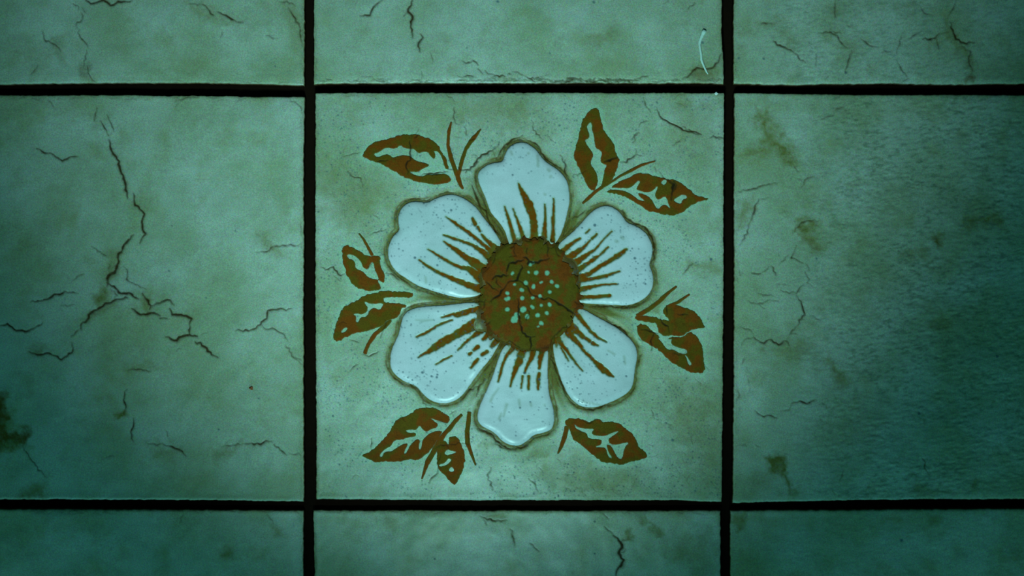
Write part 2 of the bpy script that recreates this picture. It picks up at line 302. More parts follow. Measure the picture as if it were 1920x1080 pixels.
cr(0,0,3,[[(410,20),(440,50)],[(460,40),(480,70)],[(455,70),(460,110),(425,135),(430,155)],[(445,165),(450,210),(480,240),(495,270)],[(485,280),(480,330),(470,370)],[(490,370),(495,410),(520,450),(540,465)],[(1070,20),(1140,25)],[(1330,122),(1370,125)],[(1620,40),(1650,90),(1680,130),(1690,200),(1700,260)],[(235,170),(255,230),(320,260),(340,290)],[(210,370),(170,420)],[(1570,10),(1640,15),(1660,30)],[(1500,200),(1560,215)],[(1240,210),(1250,180)]],2,.7)
cr(0,0,3,[[(985,570),(1040,550),(1120,545)],[(1000,580),(985,600)],[(270,555),(300,600)],[(1630,555),(1690,600),(1700,640)]],1.6,.6)
cr(640,0,3,[[(400,0),(375,65),(400,90),(390,150),(400,210)],[(445,190),(460,210),(435,240),(440,290)],[(740,340),(770,365)],[(860,425),(920,430)],[(1040,430),(1090,460)]],2.9,1)
cr(640,0,3,[[(230,0),(180,40),(160,85),(105,88)],[(350,90),(375,65)],[(680,340),(700,355),(740,340)],[(768,385),(795,415)],[(808,395),(825,415),(860,420)],[(1650,445),(1690,430),(1725,428)]],2.3,.85)
cr(640,0,3,[[(500,290),(515,345)],[(960,400),(1000,410),(1040,430)],[(450,400),(450,440)],[(1815,20),(1840,0)]],1.7,.6)
cr(1280,0,3,[[(0,445),(50,410),(80,380),(105,385),(150,385),(200,350),(220,300)],[(30,50),(70,15)]],2.6,.9)
cr(1280,0,3,[[(510,230),(560,260),(620,290)],[(440,130),(500,130)],[(1500,120),(1520,170),(1535,220),(1580,240),(1640,240)],[(1350,220),(1420,215),(1440,190)]],2.6,.85)
cr(1280,0,3,[[(620,290),(690,350)],[(760,185),(830,180),(870,200),(900,250),(930,270)],[(950,280),(930,350),(915,410)],[(1000,215),(1050,255),(1100,265)],[(1120,295),(1180,290)],[(1230,200),(1215,260),(1205,300)],[(1205,340),(1230,390),(1260,430)],[(1340,170),(1270,220)],[(1540,0),(1520,50),(1490,90)],[(1440,190),(1490,180)],[(1570,260),(1620,290),(1610,340),(1630,400)],[(1340,40),(1360,75),(1400,80)],[(750,300),(750,370)],[(830,180),(890,185)],[(920,140),(940,150)],[(1430,220),(1440,280)],[(800,450),(820,425)],[(1230,465),(1270,440)],[(860,0),(860,100)]],2.1,.6)
cr(1280,180,3,[[(310,535),(400,520),(470,500),(530,490)],[(670,510),(690,470),(740,450)],[(630,400),(650,425)],[(900,60),(860,80)],[(780,130),(850,110)]],2.0,.65)
cr(1280,360,3,[[(430,40),(410,70),(400,120),(385,160)],[(400,815),(440,845),(500,830),(540,860),(590,840),(600,865)],[(680,520),(640,570)],[(640,580),(670,630),(690,690),(655,720),(650,750)],[(390,455),(440,458)],[(500,415),(525,470)]],2.4,.85)
cr(1280,360,3,[[(480,30),(430,40)],[(385,160),(350,260),(320,300)],[(620,230),(660,180),(700,160),(770,160)],[(640,300),(610,370),(680,400)],[(690,450),(715,490),(700,510),(730,530)],[(540,410),(600,350)],[(640,570),(600,570),(550,550)],[(650,750),(610,790),(585,830)],[(370,610),(420,630),(490,605)],[(500,610),(540,612)],[(430,630),(460,655)],[(720,695),(750,710),(790,710)],[(310,760),(370,770),(400,800)],[(330,860),(350,830),(400,815)],[(330,970),(350,930)],[(425,572),(510,585)],[(440,455),(500,415)],[(320,440),(325,470)],[(370,1050),(372,1080)],[(560,515),(580,520)],[(530,520),(545,515)],[(610,795),(640,795)],[(690,400),(710,440)]],1.8,.65)
cr(1280,720,3,[[(410,150),(440,175),(490,175),(530,190)],[(610,110),(660,95),(700,110),(750,85)]],2.2,.85)
cr(1280,720,3,[[(550,155),(600,145),(610,120)],[(780,100),(810,140)],[(320,340),(360,350)],[(410,340),(440,355)],[(1335,400),(1365,440),(1360,470),(1385,510)],[(880,550),(910,480)],[(300,100),(320,60),(310,20)],[(355,750),(365,725)],[(840,600),(860,625)]],1.8,.6)
cr(640,720,3,[[(1530,850),(1570,890),(1580,920),(1560,950),(1590,990),(1575,1020),(1550,1050),(1545,1080)]],3.6,1)
cr(640,720,3,[[(950,815),(970,870),(975,915)],[(1480,800),(1530,850)],[(1060,895),(1110,940)],[(780,740),(850,768),(930,765)],[(1560,950),(1590,945),(1600,930)],[(1570,890),(1620,870)],[(1470,725),(1500,755)],[(800,760),(815,790)]],2,.75)
# centre tile
cr(640,0,3,[[(590,530),(625,548),(635,570)],[(635,600),(630,660),(660,700)],[(1700,545),(1710,590),(1740,630)],[(35,960),(60,990),(110,1000),(120,1050)],[(10,880),(60,865),(105,855)],[(1640,800),(1670,740)],[(1300,990),(1380,960)]],1.8,.65)
cr(1060,180,6,[[(1030,150),(1060,220),(1100,260),(1170,300),(1220,320),(1300,360),(1380,400),(1460,400),(1530,430)],[(1390,370),(1440,400),(1500,410)],[(620,740),(690,745),(740,700),(790,660)]],2.6,.9)
cr(1060,180,6,[[(1630,470),(1690,455),(1730,480),(1780,470)],[(790,660),(800,620),(790,590)],[(740,490),(780,440),(830,410)],[(830,350),(850,295),(940,280)],[(1200,560),(1250,520),(1300,490)],[(1000,790),(1020,860)],[(1060,850),(1100,910),(1150,940)],[(800,650),(860,670)]],1.8,.7)
cr(1060,180,6,[[(440,740),(500,725),(580,690)]],5,1); cr(1060,180,6,[[(1220,960),(1250,1000),(1210,1070)],[(1150,940),(1230,1000)]],5,.9)
cr(1130,310,9.143,[[(1120,240),(1220,330),(1200,430),(1180,590)]],4,.9)
cr(640,0,3,[[(700,970),(760,910),(790,870),(830,850),(865,830)]],2.6,.95)
cr(640,0,3,[[(740,870),(785,885)],[(865,830),(890,795)],[(1075,680),(1080,730),(1130,780)],[(1230,870),(1260,920),(1260,970)],[(850,845),(865,880)],[(1160,760),(1200,800)],[(420,760),(435,720)],[(690,740),(705,760),(700,700)]],1.8,.7)
cr(600,180,6,[[(1010,500),(1020,560),(1010,640),(1020,720),(970,770),(985,880)],[(640,740),(770,720)],[(1060,470),(1100,430)],[(1140,890),(1200,875),(1280,875),(1350,855),(1440,850)],[(1300,885),(1360,880)],[(1440,820),(1510,830)],[(1560,800),(1620,830),(1690,820),(1720,790)],[(1690,500),(1740,480)]],2.6,.9)
cr(600,400,6,[[(10,600),(60,630),(150,600),(190,650),(230,700),(280,675)],[(740,670),(810,680),(890,750)],[(540,620),(590,550)]],2.0,.85)
cr(600,400,6,[[(560,240),(640,210),(740,180)],[(600,20),(660,60)],[(930,810),(960,850),(1000,850)],[(1100,850),(1150,850)],[(660,470),(740,460)],[(150,700),(230,760)]],1.7,.65)
cr(600,540,6,[[(730,350),(745,400),(700,490)],[(480,740),(550,770),(600,740),(660,710)],[(330,580),(380,590),(440,610)],[(330,940),(380,880),(430,855)],[(700,490),(680,560)],[(170,430),(260,380),(300,400)]],2.1,.8)
cr(660,740,6,[[(870,990),(900,930),(960,880),(970,800)],[(960,780),(1000,660)],[(1240,540),(1310,560)],[(210,600),(215,490)],[(800,60),(830,140)],[(545,230),(600,300)],[(1290,420),(1310,550)],[(950,300),(1010,300),(1080,310)],[(1100,220),(1160,180)],[(1300,190),(1320,150)]],1.9,.8)
cr(660,740,6,[[(940,600),(1000,560),(1060,560),(1090,610)],[(1100,560),(1230,545)],[(1530,960),(1560,810)],[(1580,1070),(1570,980),(1530,950)],[(1600,550),(1700,600),(1800,620)]],2.0,.75)
cr(960,740,6,[[(780,280),(850,320),(960,270)],[(700,340),(740,360)],[(710,480),(770,440)],[(190,940),(260,1000),(290,1080)],[(1570,170),(1590,240)]],1.9,.7)
cr(1020,540,6,[[(1320,320),(1340,400),(1400,430),(1410,500)],[(1240,500),(1200,600),(1210,700)],[(1380,190),(1385,300)],[(1090,470),(1200,490),(1280,510)],[(1070,570),(1110,600)],[(1500,290),(1620,300)],[(1450,740),(1540,750)]],2.6,.85)
cr(1280,360,3,[[(0,460),(30,430),(60,400)]],1.9,.7); cr(1280,0,3,[[(0,710),(50,740),(100,755)],[(160,770),(230,775)]],2,.7)
cr(840,430,6,[[(660,470),(690,380),(760,375),(850,340)],[(850,315),(880,315),(910,350),(900,385),(980,370),(1040,350),(1140,320)],[(500,560),(540,520),(600,530),(680,510)],[(830,400),(810,480),(780,570),(700,580),(660,620)],[(660,620),(600,690),(580,740),(520,770),(480,810)],[(860,630),(920,700),(940,730)],[(1130,765),(1200,800),(1280,850),(1380,920),(1450,970)]],3.2,1)
cr(840,430,6,[[(780,570),(860,630)],[(940,730),(1000,750),(1080,790),(1130,765)],[(430,590),(500,660),(570,700)],[(540,530),(560,620),(600,650)],[(790,780),(800,900),(790,960),(820,1080)],[(740,180),(740,240),(770,300)],[(890,210),(885,270)],[(1120,160),(1130,220),(1120,300)],[(1250,150),(1170,210)],[(820,130),(850,100),(900,100)],[(430,780),(400,850)],[(900,900),(910,960),(880,1020)],[(1450,970),(1560,1060)],[(690,310),(760,300)],[(660,470),(650,520)]],2.4,.85)
cr(720,600,6,[[(1520,0),(1550,110),(1600,180),(1650,190),(1650,310),(1660,370)],[(1700,180),(1650,190)],[(1200,10),(1150,60)]],2.6,.9)
# around the petals
cr(880,220,6,[[(1080,470),(1080,560),(1070,590),(1110,660),(1150,720)],[(300,460),(400,310),(500,240),(600,200)],[(640,250),(740,290),(800,370),(860,470),(940,520),(1030,580)],[(30,560),(110,490)],[(30,760),(90,900),(130,980)]],2.4,.8)
cr(720,340,6,[[(1000,80),(1040,190),(1090,290),(1150,330),(1160,400),(1200,480),(1250,560),(1330,640)]],2.8,.85)
cr(1020,370,6,[[(320,240),(400,200),(460,150)],[(880,140),(940,240),(1010,290),(1100,320),(1160,360),(1220,460),(1240,560),(1240,650),(1200,740)]],2.6,.9)
cr(1020,540,6,[[(540,200),(700,205),(850,210),(960,200),(1080,170)],[(700,370),(800,420),(900,480),(980,560)],[(70,760),(110,850),(130,930)],[(1040,900),(1100,740)]],2.6,.75)
cr(720,600,6,[[(200,720),(300,730),(380,780),(440,850)],[(860,870),(940,800),(1080,730)],[(1040,860),(1060,780),(1130,650)]],2.6,.7)
cr(860,640,6,[[(1030,170),(1080,260),(1100,340),(1160,480),(1220,600)],[(1340,730),(1450,765),(1580,750),(1690,700)],[(210,980),(300,1010),(380,1050)]],2.8,.85)
cr(660,740,6,[[(1410,390),(1560,440),(1620,520),(1740,600),(1850,610)]],2.6,.8); cr(960,740,6,[[(0,610),(130,590),(210,530)]],3.4,.8)
cr(600,400,6,[[(1060,820),(1180,840),(1300,880),(1480,930)],[(870,650),(940,730)]],2.6,.7)
for p, wd, st in CR:
    crack(p, wd * 1.2, st, 1.3, True, .9)

# crazing along the tile edges: small jagged lines close to each joint
def edge_cracks(x0, x1, y, n, spread, st, vert=False, wd=1.8, sgn=1):
    ru = .35 if sgn < 0 else 1.0
    for _ in range(n):
        a = rng.uniform(x0, x1); L = rng.uniform(5, 22); o = abs(rng.normal(0, spread)) * sgn
        pts = [(a + L * k / 3, y + o + rng.normal(0, 1.4)) for k in range(4)]
        if vert: pts = [(q, p) for p, q in pts]
        crack(pts, wd * rng.uniform(.7, 1.2), st * rng.uniform(.5, 1), 0.9, True, ru)
edge_cracks(590,1350,153,80,3.2,.9,False,2.2,-1); edge_cracks(1010,1180,153,60,3.0,1,False,4.2,-1)
edge_cracks(645,800,154,26,3,.9,False,2.2,-1); edge_cracks(860,1010,152,26,4.5,.95,False,2.8,-1)
edge_cracks(200,560,156,26,2.5,.6,False,1.6,-1)
edge_cracks(10,560,181,34,3,.6); edge_cracks(595,1350,176,34,2.5,.5,False,1.6)
edge_cracks(30,560,956,40,3,.6,False,1.8); edge_cracks(590,1340,958,44,2.5,.6,False,1.8)
edge_cracks(1400,1900,180,14,2,.3,False,1.5)
edge_cracks(0,150,569,16,2,.5,True,1.8,-1); edge_cracks(180,930,568,40,2.2,.45,True,1.5,-1)
edge_cracks(0,150,590,16,2,.5,True,1.8); edge_cracks(190,930,594,44,2.5,.4,True,1.4)
edge_cracks(960,1080,568,12,2,.6,True,1.6,-1); edge_cracks(960,1080,590,12,2,.6,True,1.6)
edge_cracks(0,150,1377,10,2,.4,True,1.5); edge_cracks(180,930,1379,34,3,.4,True,1.4)
edge_cracks(180,930,1354,16,2,.3,True,1.4,-1); edge_cracks(20,150,1354,8,2,.4,True,1.5,-1)

# fine crazing inside the flower tile
for _ in range(230):
    a, b = rng.uniform(600, 1350), rng.uniform(185, 930)
    if rng.random() < 0.35: a, b = rng.uniform(1000, 1345), rng.uniform(700, 930)
    th = rng.uniform(0, 2 * math.pi); pts = [(a, b)]
    for k in range(rng.integers(2, 5)):
        th += rng.normal(0, .7); a += 5 * math.cos(th); b += 5 * math.sin(th); pts.append((a, b))
    crack(pts, 1.3, rng.uniform(.2, .5), 0.8, True, .5)
for _ in range(60):                    # and inside the tile right of it, near its left border
    a, b = rng.uniform(1385, 1560), rng.uniform(300, 930)
    th = rng.uniform(0, 2 * math.pi); pts = [(a, b)]
    for k in range(3):
        th += rng.normal(0, .7); a += 5 * math.cos(th); b += 5 * math.sin(th); pts.append((a, b))
    crack(pts, 1.3, rng.uniform(.2, .45), 0.8, True, .5)

# stains
blob(RUST, [(-20,735),(8,738),(12,780),(6,800),(22,805),(35,812),(48,803),(58,806),(56,820),(44,830),(25,826),(-20,830)], 4, .85, 5)
blob(STAIN, [(-20,740),(12,740),(20,800),(58,806),(50,830),(20,850),(-20,860)], 10, 1.0, 8)
blob(STAIN, [(213,777),(232,768),(240,780),(225,785)], 3, 1.0, 3)
blob(STAIN, [(175,550),(200,530),(205,560),(185,575),(175,565)], 7, .9, 6)
blob(STAIN, [(200,470),(222,470),(218,500),(205,530),(195,540)], 8, .6, 6)
blob(STAIN, [(260,555),(280,560),(292,580),(280,590),(262,575)], 8, .8, 6)
blob(STAIN, [(155,600),(215,560),(225,565),(180,600)], 7, .7, 5)
blob(STAIN, [(475,435),(500,445),(525,465),(525,485),(500,470),(480,455)], 9, .75, 6)
blob(STAIN, [(60,645),(85,650),(80,670),(55,665)], 9, .7, 6)
blob(STAIN, [(235,685),(290,680),(300,690),(250,700)], 8, .6, 6)
blob(STAIN, [(85,75),(115,80),(120,120),(105,100)], 9, .65, 8)
blob(STAIN, [(15,120),(60,95),(100,85),(60,115)], 12, .4, 8)
blob(RUST, [(148,122),(165,118),(172,150),(155,152)], 5, .5, 5)
blob(STAIN, [(350,10),(385,15),(445,35),(440,45),(360,30)], 10, .6, 8)
blob(STAIN, [(520,10),(560,0),(566,120),(550,60)], 9, .5, 6)
blob(STAIN, [(505,980),(525,990),(530,1005),(515,1000)], 6, .8, 4)
blob(STAIN, [(415,1035),(435,1030),(438,1050),(418,1050)], 6, .8, 4)
blob(STAIN, [(290,830),(340,845),(330,860),(295,855)], 10, .6, 8)
blob(STAIN, [(400,845),(420,840),(450,835),(430,860),(405,862)], 8, .7, 6)
blob(STAIN, [(60,915),(85,905),(85,935),(30,935),(40,915)], 8, .8, 6)
# top row
blob(STAIN, [(1100,75),(1150,55),(1160,70),(1120,90)], 10, .55, 8)
blob(RUST, [(1295,140),(1320,130),(1345,142),(1350,156),(1290,155)], 5, .55, 5)
blob(STAIN, [(1285,135),(1320,125),(1352,130),(1354,158),(1290,156)], 8, .7, 5)
blob(RUST, [(1808,145),(1820,138),(1830,143),(1826,156),(1806,156)], 3, .9, 3)
blob(STAIN, [(1770,30),(1785,40),(1790,70),(1820,95),(1822,140),(1810,110),(1780,75)], 8, .8, 6)
for x, y in ((1555,70),(1440,45),(1750,75),(1590,95),(1480,80),(1395,60),(1380,100),(1560,20),(1700,15)):
    blob(STAIN, [(x-14,y-6),(x+12,y-9),(x+14,y+5),(x-10,y+8)], 10, .55, 10)
# centre tile
blob(STAIN, [(600,300),(650,330),(720,345),(700,420),(640,430),(600,400)], 22, .5, 16)
blob(STAIN, [(1290,495),(1345,490),(1352,512),(1300,510)], 9, .75, 6)
blob(STAIN, [(1270,190),(1300,192),(1300,205),(1275,208)], 9, .6, 6)
blob(STAIN, [(620,410),(650,405),(645,430),(625,430)], 10, .5, 8)
blob(STAIN, [(1050,870),(1120,880),(1180,900),(1150,930),(1060,925),(1020,890)], 22, .6, 16)
blob(STAIN, [(1240,720),(1350,740),(1352,900),(1290,860),(1250,800)], 24, .5, 20)
blob(STAIN, [(850,190),(1000,180),(1040,250),(960,250),(870,240)], 20, .45, 16)
blob(STAIN, [(1260,200),(1350,200),(1352,300),(1250,290)], 24, .4, 18)
blob(STAIN, [(1225,560),(1280,560),(1250,600),(1200,580)], 12, .6, 8)
for x, y in ((890,340),(1080,390),(940,290),(760,560),(810,566),(1200,585),(1010,850),(915,830)):
    blob(STAIN, [(x-14,y-8),(x+14,y-8),(x+14,y+8),(x-14,y+8)], 9, .7, 8)
# right tile
blob(STAIN, [(1410,205),(1430,205),(1445,240),(1475,265),(1500,300),(1490,310),(1450,290),(1440,270),(1420,250)], 9, .95, 10)
blob(STAIN, [(1380,290),(1420,275),(1450,270),(1440,290),(1400,300)], 9, .85, 8)
blob(STAIN, [(1378,385),(1415,375),(1410,410),(1390,425),(1378,425)], 10, .8, 8)
blob(STAIN, [(1490,420),(1505,410),(1530,415),(1520,440),(1550,465),(1530,465),(1500,450)], 8, .95, 8)
blob(RUST, [(1500,448),(1520,452),(1545,466),(1520,462)], 5, .4, 5)
blob(STAIN, [(1800,405),(1870,400),(1880,415),(1830,422),(1810,420)], 9, 1, 8)
blob(STAIN, [(1755,440),(1770,440),(1768,468),(1755,462)], 6, 1, 6); blob(RUST, [(1756,448),(1766,446),(1765,464),(1757,460)], 4, .5, 4)
blob(STAIN, [(1690,470),(1740,468),(1730,485),(1680,482)], 9, .7, 8)
blob(STAIN, [(1745,600),(1775,600),(1775,620),(1750,615)], 10, .7, 8)
blob(STAIN, [(1735,575),(1760,545),(1750,590)], 9, .5, 6)
blob(STAIN, [(1440,660),(1500,640),(1520,660),(1460,680)], 14, .6, 12)
blob(STAIN, [(1545,680),(1560,675),(1590,715),(1570,720)], 8, .85, 8)
blob(STAIN, [(1440,853),(1470,853),(1472,880),(1490,920),(1478,925),(1462,895),(1440,880)], 5, 1, 6)
blob(STAIN, [(1415,890),(1450,880),(1440,910),(1400,925)], 12, .5, 8)
blob(STAIN, [(1375,740),(1378,720),(1400,730),(1390,760)], 10, .45, 8)
blob(STAIN, [(1815,910),(1835,895),(1830,925)], 6, .8, 5)
blob(STAIN, [(1710,915),(1740,915),(1800,925),(1790,935),(1700,935)], 7, .7, 6)
blob(STAIN, [(1500,580),(1530,555),(1540,590),(1520,560)], 12, .5, 10)
blob(STAIN, [(1580,800),(1640,790),(1620,830),(1590,830)], 20, .4, 16)
blob(STAIN, [(1372,962),(1400,960),(1402,985),(1380,1000)], 7, .85, 6)
blob(STAIN, [(1380,1020),(1420,1040),(1430,1080),(1390,1080)], 16, .5, 10)
blob(STAIN, [(1740,965),(1760,960),(1760,980),(1745,980)], 6, .6, 6)
blob(STAIN, [(1885,1030),(1925,1020),(1925,1060),(1890,1060)], 16, .6, 12)
blob(STAIN, [(1620,1080),(1660,1050),(1680,1080)], 16, .5, 10); blob(STAIN, [(1480,1075),(1500,1065),(1510,1080)], 8, .7, 6)
blob(STAIN, [(1655,965),(1690,958),(1690,975),(1660,978)], 7, .6, 5)
# bottom centre
blob(STAIN, [(1205,962),(1225,985),(1245,1000),(1240,1010),(1215,985),(1200,970)], 6, .9, 6)
blob(STAIN, [(1170,1000),(1185,995),(1185,1012),(1172,1012)], 4, .9, 4)
blob(STAIN, [(900,962),(950,960),(945,970),(910,972)], 6, .7, 4)
blob(STAIN, [(1240,1005),(1345,1000),(1345,1080),(1280,1060)], 22, .5, 16)
blob(STAIN, [(720,960),(740,960),(735,985),(722,985)], 8, .5, 8)

# pits and specks
def dot(A, x, y, r, st=1.0, soft=.8):
    stroke(A, [(x, y, 2 * r, st), (x + .3, y + .1, 2 * r, st)], soft)
for x, y, r in ((1333,486,2.6),(1690,1013,3),(1723,775,2.8),(1432,110,2.2),(1385,109,2.2),(1586,136,2.2),(516,124,1.6),(1317,80,2.6),(1531,485,2),(1870,668,2.6),(1049,235,2),(933,3,2.5),(1113,4,2.5),(1031,100,1.6),(875,90,1.5),(410,805,1.6),(485,747,1.8),(317,508,1.6),(386,558,1.4),(441,433,1.5),(322,423,1.4),(597,397,2),(624,780,2),(1115,422,2.8),(1190,484,2.4),(1091,427,1.6),(1210,532,1.8),(846,394,2.2),(778,483,2.4),(820,497,1.9),(820,702,1.9),(819,707,2.2),(792,698,2.4),(809,705,2),(822,745,0.1),(975,764,1.8),(994,753,1.6),(961,328,1.8),(1011,711,2.2),(983,699,2),(1174,705,1.8),(815,1048,1.6),(1115,978,1.8),(1115,1038,1.8),(752,749,1.4),(1261,825,2.6),(1065,870,1.6),(1230,877,1.8)):
    dot(SPECK, x, y, r, 1)
dens = fbm(XX, YY, 60, 404, 2)
for _ in range(8500):
    x, y = rng.uniform(595, 1352), rng.uniform(178, 934)
    dn = dens[int(y - OY), int(x - OX)]
    edge_bias = 1.4 if (x > 1230 or y > 860 or x < 730 or y < 300) else 0.7
    if rng.random() > sstep(.35, .7, dn) * edge_bias: continue
    dot(SPECK, x, y, rng.uniform(.5, 1.6), rng.uniform(.35, 1), .7)
for _ in range(1300):
    x, y = rng.uniform(595, 1900), rng.uniform(0, 1080)
    dot(SPECK, x, y, rng.uniform(.5, 1.1), rng.uniform(.15, .4), .8)
for _ in range(420):                       # specks on the petals
    x, y = rng.uniform(720, 1230), rng.uniform(265, 840)
    dot(SPECK, x, y, rng.uniform(.7, 1.7), rng.uniform(.4, .9), .8)

# petal and centre distance fields
PET = [(n, smooth_poly(p, 2, 0.5, 3.0, 40 + i)) for i, (n, p) in enumerate(PETALS)]
CEN = smooth_poly(CENTRE, 0, 4.0, 2.0, 77)
bx0, bx1, by0, by1 = 660 - OX, 1300 - OX, 200 - OY, 900 - OY
CRACK[:] = np.clip(CRACK * 1.5, 0, 1)
DP = np.full((H, W), 60, np.float32)
sub = (slice(by0, by1), slice(bx0, bx1))
second = np.full(DP[sub].shape, 60, np.float32)
for n, P in PET:
    d = sdf(P, XX[sub], YY[sub]); cur = DP[sub]
    second = np.minimum(second, np.maximum(cur, d)); DP[sub] = np.minimum(cur, d)
SEC = np.full((H, W), 60, np.float32); SEC[sub] = second
rc = np.hypot(XX - 993, YY - 552)
n1 = fbm(XX, YY, 26, 5, 3); n2 = fbm(XX, YY, 9, 6, 3)
halo = (1 - sstep(3, 13 + 8 * n1, DP)) * (0.55 + 0.7 * n2)
STAIN[:] = np.maximum(STAIN, np.clip(halo, 0, 1) * 0.95)
gap = (1 - sstep(14, 34, SEC)) * sstep(300, 130, rc)           # between two petals
STAIN[:] = np.maximum(STAIN, np.clip(gap * 1.3, 0, 1))
RUST[:] = np.maximum(RUST, np.clip((1 - sstep(8, 22, SEC)) * sstep(210, 110, rc) * (.2 + n2), 0, 1) * .8)
ring = np.exp(-((DP - (6.5 + 6 * (n1 - .5))) / 1.5) ** 2) * sstep(.40, .56, fbm(XX, YY, 34, 15, 2))
RUST[:] = np.maximum(RUST, ring * 0.9)
CRACK[:] = np.maximum(CRACK, .75 * np.exp(-((DP - 3.5 - 5 * (n2 - .4)) / 1.1) ** 2) * sstep(.42, .56, fbm(XX, YY, 22, 19, 2)))
rim = np.exp(-((DP - 0.8) / 1.9) ** 2) * (0.6 + 0.7 * n1)
RUST[:] = np.maximum(RUST, np.where(DP > -1, rim, 0) * .7)

RUST[:] = np.maximum(RUST, 1 - sstep(1.08, 1.25, np.hypot((XX - 992) / 91, (YY - 552) / 102)))
CRACK[:] = np.maximum(CRACK, .4 * (sstep(.98, 1.02, np.hypot((XX - 992) / 91, (YY - 552) / 102)) - sstep(1.05, 1.22, np.hypot((XX - 992) / 91, (YY - 552) / 102))))
RUST[:] = np.maximum(RUST, np.clip((1 - sstep(6, 26, SEC)) * sstep(330, 120, rc) * (n2 + .1), 0, 1) * .75)
# clean glaze haloes round the leaves
LP = {}
for i, (k, (o, hs)) in enumerate(LEAF.items()):
    LP[k] = (smooth_poly(o, 1, 1.9, 2.2, 200 + i), [smooth_poly(h, 1, 0.7, 2.2, 300 + i) for h in hs])
DL = np.full((H, W), 60, np.float32)
for k, (o, hs) in LP.items():
    a, b = int(o[:, 0].min() - 12 - OX), int(o[:, 0].max() + 12 - OX); c, d = int(o[:, 1].min() - 12 - OY), int(o[:, 1].max() + 12 - OY)
    s2 = (slice(c, d), slice(a, b)); DL[s2] = np.minimum(DL[s2], sdf(o, XX[s2], YY[s2]))
PALE[:] = np.maximum(PALE, 1 - sstep(3, 10, DL))
STAIN *= 1 - 0.8 * (1 - sstep(2, 9, DL)) * (DP > 6)
RUST *= 1 - 0.6 * (1 - sstep(1, 6, DL)) * (DP > 6)

for s_ in STREAKS:
    q = [(a, b, wd * 1.08 + .2, 1.0) for a, b, wd in s_]
    # roughen
    out = []
    for p, r in zip(q[:-1], q[1:]):
        n = max(2, int(math.hypot(r[0] - p[0], r[1] - p[1]) / 3.5))
        for k in range(n):
            t = k / n; out.append((p[0] + (r[0] - p[0]) * t + rng.normal(0, .35), p[1] + (r[1] - p[1]) * t + rng.normal(0, .35), (p[2] + (r[2] - p[2]) * t) * rng.uniform(.8, 1.12), rng.uniform(.75, 1)))
    out.append(q[-1]); stroke(PAINT, out, 1.3)
    stroke(PAINT, [(a, b, c2 + 3, .35) for a, b, c2, _ in out], 2.2)
for s_ in FAINT: stroke(PAINT, [(a, b, wd, .17) for a, b, wd in s_], 2.4)
PAINT *= 0.95 + 0.5 * fbm(XX, YY, 4, 71, 2)
PAINT = np.maximum(PAINT, .95 * (1 - sstep(.96, 1.10, np.hypot((XX - 992) / 91, (YY - 552) / 102) + .28 * (n2 - .5))))
PAINT = np.clip(PAINT, 0, 1)

# dark streaks coloured in for the orange-peel bumps of the right-hand tiles (fine, horizontal, a bit tilted)
g1 = fbm(XX, YY, 3.2, 900, 2, 2.6, -0.18); g2 = fbm(XX, YY, 60, 901, 2)
region = sstep(1440, 1640, XX) * ((YY > 160) & (YY < 950)) * (.35 + .65 * sstep(.3, .6, g2)) + .55 * sstep(1380, 1500, XX) * (YY < 165)
GRAIN = (sstep(.48, .80, g1) * region).astype(np.float32)

# ------------------------------------------------------------------ materials
def node_mat(name, build):
    m = bpy.data.materials.new(name); m.use_nodes = True
    nt = m.node_tree; nt.nodes.clear()
    out = nt.nodes.new('ShaderNodeOutputMaterial'); b = nt.nodes.new('ShaderNodeBsdfPrincipled')
    nt.links.new(b.outputs[0], out.inputs[0]); build(nt, b); return m
def N(nt, t, **kw):
    n = nt.nodes.new(t)
    for k, v in kw.items(): setattr(n, k, v)
    return n
def noise(nt, vec, scale, detail=3, rough=.55, sx=1, sy=1):
    mp = N(nt, 'ShaderNodeMapping'); mp.inputs['Scale'].default_value = (sx, sy, 1); nt.links.new(vec, mp.inputs[0])
    n = N(nt, 'ShaderNodeTexNoise'); n.inputs['Scale'].default_value = scale; n.inputs['Detail'].default_value = detail; n.inputs['Roughness'].default_value = rough
    nt.links.new(mp.outputs[0], n.inputs['Vector']); return n
def ramp(nt, fac, a, b, v0=0, v1=1):
    r = N(nt, 'ShaderNodeMapRange'); r.inputs[1].default_value = a; r.inputs[2].default_value = b; r.inputs[3].default_value = v0; r.inputs[4].default_value = v1
    nt.links.new(fac, r.inputs[0]); return r.outputs[0]
def mix(nt, fac, c1, c2, mode='MIX'):
    m = N(nt, 'ShaderNodeMixRGB', blend_type=mode)
    for i, v in ((0, fac), (1, c1), (2, c2)):
        if isinstance(v, (tuple, float, int)): m.inputs[i].default_value = v if not isinstance(v, tuple) else (*v, 1)
        else: nt.links.new(v, m.inputs[i])
    return m.outputs[0]
def math_(nt, op, a, b):
    m = N(nt, 'ShaderNodeMath', operation=op); m.use_clamp = False
    for i, v in ((0, a), (1, b)):
        if isinstance(v, (float, int)): m.inputs[i].default_value = v
        else: nt.links.new(v, m.inputs[i])
    return m.outputs[0]
def attrs(nt):
    a = N(nt, 'ShaderNodeAttribute', attribute_name='marks'); s = N(nt, 'ShaderNodeSeparateColor'); nt.links.new(a.outputs['Color'], s.inputs[0])
    b = N(nt, 'ShaderNodeAttribute', attribute_name='marks_two'); t = N(nt, 'ShaderNodeSeparateColor'); nt.links.new(b.outputs['Color'], t.inputs[0])
    return s.outputs[0], s.outputs[1], s.outputs[2], t.outputs[0], t.outputs[1], t.outputs[2]   # crack rust stain | speck paint grain

